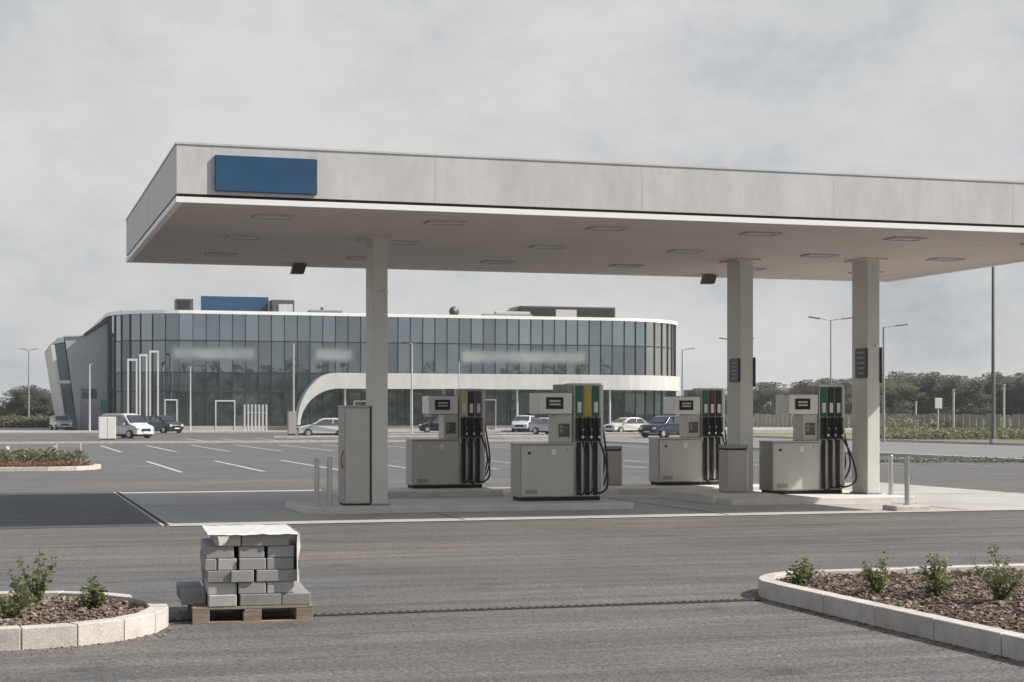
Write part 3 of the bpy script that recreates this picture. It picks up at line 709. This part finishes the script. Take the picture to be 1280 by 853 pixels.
# window frames, door portals and posts on the ground floor
for (x0, x1, z1) in ((38.2, 39.9, 3.2), (40.0, 41.7, 3.2), (52.4, 55.0, 3.4), (22.7, 24.9, 3.2), (17.2, 18.6, 3.3)):
    f = MB().box(x0, x0 + .12, 186.7, 186.95, .02, z1).box(x1 - .12, x1, 186.7, 186.95, .02, z1).box(x0, x1, 186.7, 186.95, z1 + .001, z1 + .14)
    o = sp_(f, 'door_frame', 'white'); MB().box(x0 + .13, x1 - .13, 186.82, 186.86, .05, z1 - .02).build('door', 'glass_lo', o)
for x in (37.0, 44.6, 50.8, 57.2, 63.0, 68.6): sp_(MB().tube([(x, 185.6, .0), (x, 185.6, 4.64)], .12, 10), 'pillar', 'white')
for x0, x1, zt in ((13.0, 14.05, 7.5), (14.25, 15.1, 8.0), (15.3, 16.3, 8.4)):
    sp_(MB().box(x0, x0 + .16, 183.4, 183.7, 0, zt).box(x1 - .16, x1, 183.4, 183.7, 0, zt).box(x0, x1, 183.4, 183.7, zt + .001, zt + .22), 'portal_frame', 'white')
# pale lettering panels on the glass (illegible in the photo)
for x0, x1, z0, z1 in ((17.6, 27.6, 7.4, 9.6), (33.4, 38.6, 7.4, 9.6), (50.4, 66.5, 7.3, 9.6)):
    m = mat('frosted_film', (.34, .37, .36), .6, var=.2, scale=.5, hue=(.24, .28, .28)); t = m.node_tree; p = t.nodes['Principled BSDF']
    co = t.nodes.new('ShaderNodeTexCoord'); sx = t.nodes.new('ShaderNodeSeparateXYZ'); t.links.new(co.outputs['Generated'], sx.inputs[0]); last = None
    for ax, e0 in ((0, 1.0 / (x1 - x0)), (2, .42)):          # the film fades out towards its own edges
        q = t.nodes.new('ShaderNodeMath'); q.operation = 'PINGPONG'; q.inputs[1].default_value = .5; t.links.new(sx.outputs[ax], q.inputs[0])
        g = t.nodes.new('ShaderNodeMapRange'); g.interpolation_type = 'SMOOTHSTEP'; g.inputs[1].default_value = 0; g.inputs[2].default_value = e0; g.inputs[3].default_value = 0; g.inputs[4].default_value = .8 if ax == 0 else 1
        t.links.new(q.outputs[0], g.inputs[0])
        if last is None: last = g.outputs[0]
        else:
            k = t.nodes.new('ShaderNodeMath'); k.operation = 'MULTIPLY'; t.links.new(last, k.inputs[0]); t.links.new(g.outputs[0], k.inputs[1]); last = k.outputs[0]
    t.links.new(last, p.inputs['Alpha'])
    sp_(MB().add([(x0, 186.84, z0), (x1, 186.84, z0), (x1, 186.84, z1), (x0, 186.84, z1)], [(0, 1, 2, 3)]), 'window_film', m, fix=False)
# left wing
wg = MB().prismY([(7.05, 10.6), (9.3, 10.7), (11.8, 12.3), (13.2, 13.1), (13.2, 0), (8.5, 0)], 197.9, 225)
sp_(wg, 'side_wing', 'wall')
sp_(MB().prismY([(9.2, 10.72), (11.7, 12.38), (13.3, 13.3), (13.3, 13.75), (11.6, 12.85), (9.2, 11.05)], 197.6, 225), 'sloped_parapet', 'dgrey')
sp_(MB().prismY([(7.0, 10.61), (9.25, 10.71), (9.2, 10.86), (7.0, 10.78)], 197.7, 225), 'wing_coping', 'white')
sp_(MB().prismY([(5.95, 9.7), (7.0, 9.9), (8.42, .2), (7.3, .2)], 197.95, 225), 'slanted_window', 'glass_lo')
sp_(MB().prismY([(5.5, 9.7), (5.93, 9.7), (7.28, 0), (7.0, 0)], 197.8, 225), 'slanted_frame', 'white')
sp_(MB().prismY([(6.3, 5.3), (7.7, 5.3), (7.65, 5.65), (6.25, 5.65)], 197.7, 197.94), 'slanted_frame', 'white')
sp_(MB().prismY([(5.45, 9.71), (7.0, 10.0), (7.0, 10.6), (6.3, 10.5)], 198.0, 225), 'slanted_window', 'glass_end')
sp_(MB().bev(9.0, 10.6, 197.80, 197.88, 3.6, 4.7, .02), 'wing_window', 'glass_lo')
sp_(MB().bev(8.75, 8.95, 197.78, 197.88, .1, 5, .02).bev(9.1, 10.7, 197.80, 197.88, .1, 3.1, .02), 'service_door', 'mgrey')
sp_(MB().bev(11.0, 11.6, 197.7, 197.88, .2, 3.4, .02), 'side_poster', mat('teal_poster', (.05, .20, .21), .5))
# roof equipment
re_ = empty('roof_sign', (22.4, 196, 13.05), 0, 'blue sign board mounted on the showroom roof at the left', 'sign')
MB().bev(-.2, 7.6, -.15, .15, .35, 2.4, .04).build('sign_panel', 'blue', re_)
for x in (.4, 3.6, 6.9): MB().box(x - .06, x + .06, .16, .3, 0, 2.2).build('post', 'dgrey', re_)
def plant(name, x, y, w_, d, h, m, label, cat, slats=True):
    e = empty(name, (x, y, 13.05), 0, label, cat)
    MB().bev(0, w_, 0, d, 0, h, .04).build('housing', m, e)
    if slats:
        b = MB(); k = int(w_ / .5)
        for i in range(k): b.box(.12 + i * .5, .5 + i * .5, -.05, -.003, .2, h - .2)
        b.build('louvre', 'black' if m == 'dgrey' else 'dgrey', e)
    return e
plant('ventilation_unit', 19.2, 194, 1.9, 2.4, 1.9, 'dgrey', 'dark ventilation unit on the roof left of the blue roof sign', 'ventilation unit')
e = plant('ventilation_unit', 30.1, 194, 2.6, 2.4, 2.0, 'dgrey', 'dark framed unit with pale panel right of the blue roof sign', 'ventilation unit', False)
MB().bev(.75, 2.4, -.06, -.005, .1, 1.5, .02).build('panel', 'white', e)
e = plant('skylight', 34.6, 194, 3.8, 2.4, .9, 'mgrey', 'low pale skylight box on the roof between sign and left column', 'skylight'); MB().bev(1.4, 1.7, 1, 1.3, .91, 1.3, .02).build('vent', 'dgrey', e)
plant('extractor', 41.4, 192, 1.0, 1.2, 1.35, 'dgrey', 'small dark extractor box on the roof at the left column', 'extractor')
plant('duct', 44.6, 192, 2.6, 1.0, .4, 'dgrey', 'low dark duct on the roof just right of the left column', 'duct', False)
e = empty('satellite_dish', (51.6, 193, 13.0), 0, 'dark round satellite dish alone on the roof', 'satellite dish')
ds = MB(); ds.tube([(0, -.1, 1.0), (0, .05, 1.0), (0, .18, 1.0)], [.62, .45, .1], 18); ds.build('dish', 'dgrey', e, smooth=True)
MB().tube([(0, .1, 0), (0, .1, 1)], .06, 8).build('mast', 'mgrey', e); MB().tube([(0, -.1, 1.0), (0, -.5, 1.05)], .05, 6).build('receiver', 'black', e)
e = plant('duct', 55.4, 193, 6.0, 1.6, .75, 'mgrey', 'pale low ducts on the roof left of the long dark plant screen', 'duct')
MB().bev(1.5, 5.8, .2, 1.2, .76, 1.1, .05).build('pipe', 'white', e)
e = plant('plant_screen', 60.6, 195, 12.2, 5, 1.95, 'dgrey', 'long dark louvred plant screen on the roof with one pale panel', 'plant screen')
MB().bev(4.4, 7.1, -.10, -.055, .1, 1.55, .02).build('panel', 'white', e)
MB().prismY([(-1.9, .9), (.0, 1.9), (0, .2), (-1.9, .2)], 0.3, 4).build('ramp_cover', 'dgrey', e)
e = plant('vent', 75.0, 196, .7, .7, .35, 'dgrey', 'tiny dark vent on the roof near its right end', 'vent', False)

# ---------------------------------------------------------------- outdoor rack, boxes, lamps
e = empty('barred_rack', (23.0, 166.2, .14), 0, 'white barred upright rack standing before the showroom glass', 'rack')
for i in range(7): MB().bev(i * .36, i * .36 + .16, 0, .25, 0, 2.6, .02).build('bar', 'white', e)
MB().bev(-.02, 2.34, .03, .2, 1.75, 1.85, .01).build('cross_bar', 'mgrey', e)
e = empty('pillar_box', (23.25, 141, -.006), 0, 'plain grey upright box beside a lamp post left of the white hatchback', 'box')
MB().bev(0, .68, 0, .5, .1, 2.0, .03).build('housing', 'cabside', e); MB().box(.05, .63, .05, .45, 0, .099).build('plinth', 'gapdark', e)
e = empty('utility_cabinet', (6.45, 118, -.006), 0, 'white utility cabinet in front of the white van', 'cabinet')
MB().bev(0, 1.15, 0, .6, .1, 1.6, .03).build('housing', 'pwhite', e); MB().box(.06, 1.1, .05, .55, 0, .099).build('plinth', 'mgrey', e)
MB().box(.565, .585, -.006, -.001, .15, 1.55).build('door_gap', 'dgrey', e)
LG = 'slender lamp posts around the car park'
def lamp(x, y, h, arms, label, m='mgrey', r=.07, z=-.006):
    e = empty('lamp_post', (x, y, z), 0, label, 'lamp post', LG)
    MB().tube([(0, 0, 0), (0, 0, h)], [r, r * .6], 10).build('post', m, e)
    for s in arms:
        MB().tube([(0, 0, h - .05), (s * .5, 0, h + .05), (s * .95, 0, h + .10)], .04, 6).build('arm', m, e)
        T = Matrix.Translation((s * 1.25, 0, h + .12)) @ Matrix.Rotation(-s * .12, 4, 'Y')
        MB().bev(-.42, .42, -.12, .12, -.04, .05, .03, T).build('lamp_head', 'dgrey', e)
    return e
lamp(3.77, 239.3, 10.6, (-.6, .6), 'distant double armed lamp post above the trees at the far left', r=.13)
lamp(8.42, 169.9, 6.7, (.6,), 'pale single arm lamp post in front of the grey side wall', 'white', .10)
lamp(18.43, 172.1, 6.6, (), 'bare white mast in front of the left part of the showroom', 'white', .09)
lamp(25.08, 149.2, 8.2, (-.3, .3), 'white lamp post beside the plain grey box left of the hatchback', 'white', .09)
lamp(35.19, 146.1, 8.1, (-.4, .4), 'white lamp post seen just right of the left canopy column', 'white', .08)
lamp(37.9, 140.0, 6.3, (), 'thin white mast behind the rear left pump', 'white', .06)
lamp(54.85, 104.5, 8.3, (-1, 1), 'double armed lamp post between the middle and right canopy columns')
lamp(53.35, 94.6, 7.3, (1,), 'single arm lamp post just right of the right canopy column', r=.10)
lamp(69.94, 166.9, 8.7, (.8,), 'lamp post at the right end of the showroom', r=.10)
lamp(62.9, 137.6, 8.4, (-1, 1), 'lamp post mostly hidden behind the middle canopy column', r=.08)
e = empty('flagpole', (55.36, 85.5, .0), 0, 'tall dark pole on the verge rising behind the right end of the canopy', 'pole')
MB().tube([(0, 0, .3), (0, 0, 12.6)], [.10, .06], 12).build('pole', 'dgrey', e); MB().bev(-.15, .15, -.15, .15, 0, .3, .02).build('foot', 'mgrey', e)
MB().tube([(.14, 0, .4), (.14, 0, 12)], .018, 6).build('rope', 'white', e)
for i, (px, d, h) in enumerate(((1192, 170, 4.2), (1255, 165, 4.6), (1145, 200, 3.2))):
    a = YAW + math.atan((px - 640) / 2100); rr = d / math.cos(a - YAW)
    e = empty('marker_post', (rr * math.sin(a), rr * math.cos(a), -.02), 0, ('thin white post against the dark wood left of the tall dark pole', 'thin white post against the dark wood right of the tall dark pole', 'shortest thin white post against the wood near the right column')[i], 'post')
    MB().tube([(0, 0, 0), (0, 0, h)], .10, 8).build('post', 'white', e); MB().bev(-.14, .14, -.14, .14, h, h + .15, .02).build('cap', 'mgrey', e)
e = empty('signpost', (93.5, 154.5, -.02), 0, 'small pale sign on a post left of the tall dark pole, before the wood', 'sign')
MB().tube([(0, 0, 0), (0, 0, 3.4)], .07, 8).build('post', 'white', e); MB().bev(-.42, .42, -.10, -.02, 2.4, 3.5, .03).build('sign_plate', 'white', e)

# left middle bed with low plants and small board
e = empty('roadside_bed', (0, 0, 0), 0, 'low kerbed bed of reddish ground plants in the left middle distance', 'planting bed')
Pm = [(-14, 54.0), (1.4, 54.0)] + arc(1.4, 56.2, 1.75, 2.2, -90, 90, 6)[1:] + [(-14, 58.4)]
inn = kerb_ring(e, Pm, .2, .13)
MB().prism([tuple(p) for p in inn], 0, .10).build('soil', 'soil', e)
def carpet(name, x0, x1, y0, y1, z0, h, n, ls, m, label, seed, cat='ground plants', poly=None):
    rnd = random.Random(seed); b = MB()
    for _ in range(n):
        x, y = rnd.uniform(x0, x1), rnd.uniform(y0, y1)
        if poly and not inside((x, y), poly): continue
        leaf_cluster(b, Vector((x, y, z0 + rnd.uniform(0, h))), 1, .03, ls, rnd)
    return tag(b.build(name, m, fix=False), label, cat, kind='stuff')
ip = [tuple(p) for p in inn]
carpet('ground_plants', -7, 3, 54.2, 55.6, .09, .14, 4500, .14, 'redleaf', 'rust red ground plants along the front of the left middle bed', 1, poly=ip)
carpet('ground_plants', -7, 2.6, 55.3, 58.2, .09, .48, 6500, .16, 'hedge', 'yellow green low plants behind the rust red ones in the left middle bed', 2, poly=ip)
e = empty('small_board', (1.75, 57.0, .10), 0, 'small grey board on two white legs at the end of the left middle bed', 'board')
MB().bev(.02, .78, -.02, .02, .12, .62, .01).build('board', 'mgrey', e)
for x in (0, .76): MB().bev(x, x + .05, -.025, .025, 0, .72, .006).build('leg', 'white', e)

# ---------------------------------------------------------------- cars
def car(kind, paint):
    """built along +X (nose at +X), centre at origin"""
    e = empty('parked_car', (0, 0, 0))
    if kind == 'van': L, W, prof, gl = 4.5, 1.8, [(-2.2, .30), (-2.25, .9), (-2.15, 1.72), (-1.9, 1.84), (.35, 1.84), (.75, 1.75), (1.45, 1.12), (2.1, .92), (2.25, .7), (2.25, .30)], [(-2.05, 1.02), (-1.95, 1.66), (.45, 1.70), (1.18, 1.12), (1.1, 1.02)]
    elif kind == 'suv': L, W, prof, gl = 4.4, 1.82, [(-2.15, .35), (-2.2, .95), (-1.95, 1.45), (-1.7, 1.66), (.1, 1.68), (.45, 1.6), (1.05, 1.13), (2.0, .98), (2.2, .75), (2.2, .35)], [(-1.9, 1.05), (-1.65, 1.55), (.1, 1.57), (.85, 1.1), (.8, 1.05)]
    else: L, W, prof, gl = 4.2, 1.75, [(-2.05, .28), (-2.1, .85), (-1.95, 1.08), (-1.45, 1.42), (-1.0, 1.50), (.0, 1.49), (.35, 1.40), (1.1, 1.0), (1.85, .84), (2.1, .62), (2.1, .28)], [(-1.8, 1.0), (-1.35, 1.36), (-.1, 1.42), (.3, 1.33), (.9, .98), (.7, .95)]
    # lofted body: half-width tapers upwards (tumblehome) and towards the nose and tail
    st = []
    for x, z in prof: st.append((x, z))
    n = len(st)
    def hw(x, z):
        w0 = W / 2 * (1 - .10 * max(0, (abs(x) - L * .36) / (L * .14)))
        return w0 * (1 - .17 * max(0, (z - .95)) / .75)
    b = MB(); cross = 5
    # side rings: profile at widths y = k/4 of half width, slight crown
    for k in range(-2, 3):
        f = k / 2
        for x, z in st:
            b.v.append((x - .06 * f * f * (1 if x > 0 else -1), hw(x, z) * f, z - .03 * f * f * (z > .5)))
    for k in range(4):
        for i in range(n):
            a, c = k * n + i, k * n + (i + 1) % n; b.f.append([a, c, c + n, a + n]); b.mi.append(0)
    b.f.append(list(range(n))); b.mi.append(0); b.f.append(list(range(4 * n, 5 * n))[::-1]); b.mi.append(0)
    body = b.build('body', paint, e, bevel=.03)
    # side windows, each side, slightly proud following the tumblehome
    for s in (-1, 1):
        v = [(x, s * (hw(x, z) + .012), z - .02) for x, z in gl]; v2 = [(x, s * (hw(x, z) - .03), z - .02) for x, z in gl]; m = len(v)
        MB().add(v + v2, [list(range(m)), list(range(m, 2 * m))[::-1]] + [(i, (i + 1) % m, m + (i + 1) % m, m + i) for i in range(m)]).build('side_window', 'carglass', e)
        for xm in ((-.95, .0) if kind != 'hatch' else (-.62,)):
            MB().box(xm - .04, xm + .04, s * (hw(0, 1.3)) - .02, s * (hw(0, 1.3)) + .045, 1.0, 1.45 if kind == 'hatch' else 1.6).build('door_pillar', paint, e)
        MB().bev(.78, .98, s * (W / 2 - .02) if s > 0 else -W / 2 - .16, s * (W / 2 - .02) + .18 if s > 0 else -W / 2 + .02, .98, 1.1, .03).build('wing_mirror', paint, e)
    # windscreen and rear window from the profile
    def pane(i, nm):
        (xa, za), (xb, zb) = st[i], st[i + 1]; d = Vector((xb - xa, zb - za)); nrm = Vector((-d.y, d.x)).normalized()
        if nrm.y < 0: nrm = -nrm
        p0 = Vector((xa, za)).lerp(Vector((xb, zb)), .06) + nrm * .02; p1 = Vector((xa, za)).lerp(Vector((xb, zb)), .94) + nrm * .02
        h0, h1 = hw(*st[i]) * .88, hw(*st[i + 1]) * .88
        MB().add([(p0.x, -h0, p0.y), (p0.x, h0, p0.y), (p1.x, h1, p1.y), (p1.x, -h1, p1.y)], [(0, 1, 2, 3)]).build(nm, 'carglass', e, fix=False)
    if kind == 'van': pane(5, 'windscreen'); pane(1, 'rear_window')
    elif kind == 'suv': pane(5, 'windscreen'); pane(1, 'rear_window')
    else: pane(6, 'windscreen'); pane(2, 'rear_window')
    fx_, rx_ = L * .31, -L * .29
    for x in (fx_, rx_):
        for s in (-1, 1):
            y = s * (W / 2 - .09)
            wh = MB().tube([(x, y - .11, .32), (x, y + .115, .32)], .32, 20).build('wheel', 'rubber', e)
            MB().tube([(x, y + s * .10, .32), (x, y + s * .125, .32)], .20, 12).build('rim', 'chrome', wh)
            MB().tube([(x, y - .09 + s * .045, .36), (x, y + .09 + s * .03, .36)], .40, 20).build('wheel_arch', 'gapdark', e) if False else None
    xf = max(p[0] for p in prof)
    for s in (-1, 1):
        MB().bev(xf - .22, xf - .02, min(s * .5, s * .78), max(s * .5, s * .78), .62, .80, .03).build('headlight', 'lampclear', e)
        MB().bev(-xf - .02, -xf + .12, min(s * .6, s * .8), max(s * .6, s * .8), .78, 1.05, .02).build('tail_light', 'lampred', e)
    MB().bev(xf - .08, xf + .02, -.42, .42, .52, .74, .02).build('grille', 'black', e)
    MB().bev(xf - .02, xf + .035, -.26, .26, .40, .50, .008).build('number_plate', 'pwhite', e)
    MB().bev(-xf - .04, -xf + .04, -.26, .26, .55, .66, .008).build('number_plate', 'pwhite', e)
    MB().box(-xf + .15, xf - .15, -W / 2 + .2, W / 2 - .2, .16, .30).build('underbody', 'gapdark', e)
    return e
protos = {}
def place_car(kind, paint, px, d, rz, label, z=-.004):
    key = (kind, paint)
    if key in protos: o = copy_tree(protos[key])
    else: o = protos[key] = car(kind, paint)
    a = YAW + math.atan((px - 640) / 2100); rr = d / math.cos(a - YAW)
    o.location = (rr * math.sin(a), rr * math.cos(a), z); o.rotation_euler = (0, 0, R(rz)); tag(o, label, 'car', 'cars parked around the showroom'); return o
place_car('hatch', 'car_white', 405, 132, 180 - 5, 'white hatchback in side view, its tail behind the tall grey cabinet')
place_car('van', 'car_white', 158, 125, -55, 'white people carrier behind the white utility cabinet')
place_car('suv', 'car_silver', 76, 190, -80, 'silver car with dark windows at the far left by the slanted wing')
place_car('suv', 'car_dark', 204, 160, -60, 'dark car parked just right of the white people carrier')
place_car('suv', 'car_navy', 831, 129, -150, 'dark blue car below the rear right pump display')
place_car('hatch', 'car_white', 690, 150, -60, 'white car seen just left of the front pump with green strips')
place_car('hatch', 'car_white', 782, 158, -160, 'white car left of the dark blue car')
place_car('suv', 'car_white', 655, 172, -120, 'white car close to the showroom glass between the two left pumps')
place_car('hatch', 'car_dark', 550, 165, 170, 'dark car between the left column and the rear left pump')
place_car('hatch', 'car_silver', 868, 150, -30, 'silver car behind the neck of the rear right pump')

# ---------------------------------------------------------------- trees and hedges
def tree_meshes(seed, h, w_, m, n=3400, ls=.5):
    rnd = random.Random(seed); tr = MB(); cr = MB()
    tr.tube([(0, 0, 0), (rnd.uniform(-.2, .2), 0, h * .35), (rnd.uniform(-.4, .4), rnd.uniform(-.3, .3), h * .8)], [.28, .2, .06], 7)
    cl = []
    for k in range(16):
        a = rnd.uniform(0, 6.28); zz_ = rnd.uniform(.25, .97); r_ = w_ * .5 * math.sin(math.pi * min(1, max(.12, (zz_ - .12) / .95))) ** .6 * rnd.uniform(.35, .9)
        c = Vector((math.cos(a) * r_, math.sin(a) * r_, h * zz_)); cl.append(c)
        tr.tube([(0, 0, h * max(.15, zz_ - .3)), tuple(c)], [.09, .03], 5)
    for c in cl: leaf_cluster(cr, c, n // 16, w_ * rnd.uniform(.15, .26), ls, rnd, rnd.uniform(.6, 1.0))
    return tr, cr
tp = []
for s, (h, w_, m) in enumerate(((12, 9, 'treeleaf'), (13, 7.5, 'treeleaf2'), (11, 10, 'treeleaf'), (14, 8, 'treeleaf2'), (10, 8.5, 'treeleaf'))):
    tr, cr = tree_meshes(s + 40, h, w_, m)
    e = empty('tree', (0, 0, 0)); tr.build('trunk', 'trunk', e, fix=False); cr.build('crown', m, e, fix=False); tp.append([e, False])
desc = ['broad dark green tree', 'narrow bluish green tree', 'wide low dark tree', 'tallest pointed bluish tree', 'small rounded dark tree']
used = {}
def place_tree(px, d, sc, where):
    k = random.randrange(5); e, u = tp[k]
    o = copy_tree(e) if u else e; tp[k][1] = True
    a = YAW + math.atan((px - 640) / 2100); rr = d / math.cos(a - YAW)
    o.location = (rr * math.sin(a), rr * math.cos(a), -.1); o.rotation_euler = (0, 0, random.uniform(0, 6)); o.scale = (sc * 1.7, sc * 1.7, sc)
    tag(o, '%s in the %s' % (desc[k], where), 'tree', desc[k] + 's in the ' + where)
for i in range(62):
    px = 1092 + i * 3.7 + random.uniform(-2, 2); row = i % 3
    place_tree(px, (270, 285, 300)[row] + random.uniform(-5, 5), random.uniform(.55, .66) * (.95 + .06 * row), 'dense wood right of the right canopy column')
for i in range(26):
    px = 850 + i * 9.3 + random.uniform(-3, 3); t = max(0, (px - 850) / 240)
    place_tree(px, 330 + random.uniform(-15, 15), random.uniform(.66, .76) * (.5 + .42 * t ** .5), 'distant wood between the showroom and the right column')
for i in range(16):
    px = -14 + i * 6.4; sc = (.26 if px < 22 else .44) * random.uniform(.88, 1.1)
    if px > 68: sc *= .6
    place_tree(px, 262 + random.uniform(-6, 6), sc, 'tree row at the far left edge')
def hedge(name, px0, px1, d, h, dep, n, ls, m, label, seed, cat='hedge'):
    rnd = random.Random(seed); b = MB()
    def W_(px, dd): 
        a = YAW + math.atan((px - 640) / 2100); rr = dd / math.cos(a - YAW); return rr * math.sin(a), rr * math.cos(a)
    for _ in range(n):
        x, y = W_(rnd.uniform(px0, px1), d + rnd.uniform(0, dep)); bump = .75 + .25 * math.sin(x * .9) * math.sin(x * .37 + y)
        leaf_cluster(b, Vector((x, y, rnd.uniform(0, h) * bump)), 1, .1, ls, rnd)
    return tag(b.build(name, m, fix=False), label, cat, kind='stuff')
hedge('hedge', -20, 66, 222, 1.6, 5, 5000, .5, 'hedge', 'yellow green hedge below the far left trees', 1)
hedge('hedge', 1100, 1300, 118, .75, 14, 7000, .3, 'hedge', 'low yellow green planting on the verge beyond the right road', 2)
hedge('scrub', 1085, 1300, 178, 1.5, 26, 5000, .45, 'hedge', 'pale scrub across the field in front of the wood at the right', 3, 'scrub')
hedge('scrub', 860, 1065, 230, 1.6, 30, 5000, .5, 'hedge', 'pale scrub below the distant wood between the columns', 4, 'scrub')
hedge('scrub', 1085, 1300, 196, 1.3, 8, 2600, .5, 'treeleaf', 'dark green bushes among the pale scrub in front of the wood at the right', 5, 'scrub')
hedge('kerb_shade_leaves', 1085, 1300, 61, .10, 1.5, 900, .13, 'treeleaf', 'dark leaf strip added as kerb shade along the near edge of the right road', 6, 'kerb shade strip')  # low dark leaves added to draw the kerb's shadow line
# wood behind the viewer, seen only as the dark reflection in the showroom glass
rnd = random.Random(9); b = MB()
for k in range(150):
    x = -150 + k * 2.6 + rnd.uniform(-1, 1); h = rnd.uniform(9, 17)
    for q in range(7): leaf_cluster(b, Vector((x + rnd.uniform(-2, 2), -75 + rnd.uniform(-4, 4), h * (.12 + .125 * q))), 16, 2.0, 1.6, rnd, .8)
tag(b.build('distant_wood', 'treeleaf', fix=False), 'dark wood mirrored in the lower glass of the showroom', 'wood', kind='stuff')
# long pale fence in the field
fe = empty('field_fence', (97.5, 60, -.02), 0, 'long pale paling fence across the field before the wood', 'fence')
fb = MB(); y = 0
rnd = random.Random(4)
while y < 180: fb.box(-.03, .03, y, y + 1.1, .15, 1.85 + rnd.uniform(-.12, .08)); y += 1.25 + rnd.choice((0, 0, 0, .35))
fb.build('pale_panel', mat('fence_pale', (.27, .265, .225), .8, var=.4, scale=.5), fe); MB().box(-.06, -.031, 0, 180, .5, .6).box(-.06, -.031, 0, 180, 1.5, 1.6).build('rail', 'mgrey', fe)

# ---------------------------------------------------------------- air
hz = MB().box(-320, 560, -130, 520, -1.2, 19); ho = hz.build('haze', 'white'); ho.data.materials.clear()
hm = bpy.data.materials.new('haze_air'); hm.use_nodes = True; t = hm.node_tree; t.nodes.clear()
out = t.nodes.new('ShaderNodeOutputMaterial'); pv = t.nodes.new('ShaderNodeVolumePrincipled')
pv.inputs['Color'].default_value = (.86, .89, .93, 1); pv.inputs['Density'].default_value = .00024
t.links.new(pv.outputs[0], out.inputs['Volume']); ho.data.materials.append(hm); ho['kind'] = 'stuff'; ho['label'] = 'thin pale haze in the air over the forecourt and fields'; ho['category'] = 'haze'
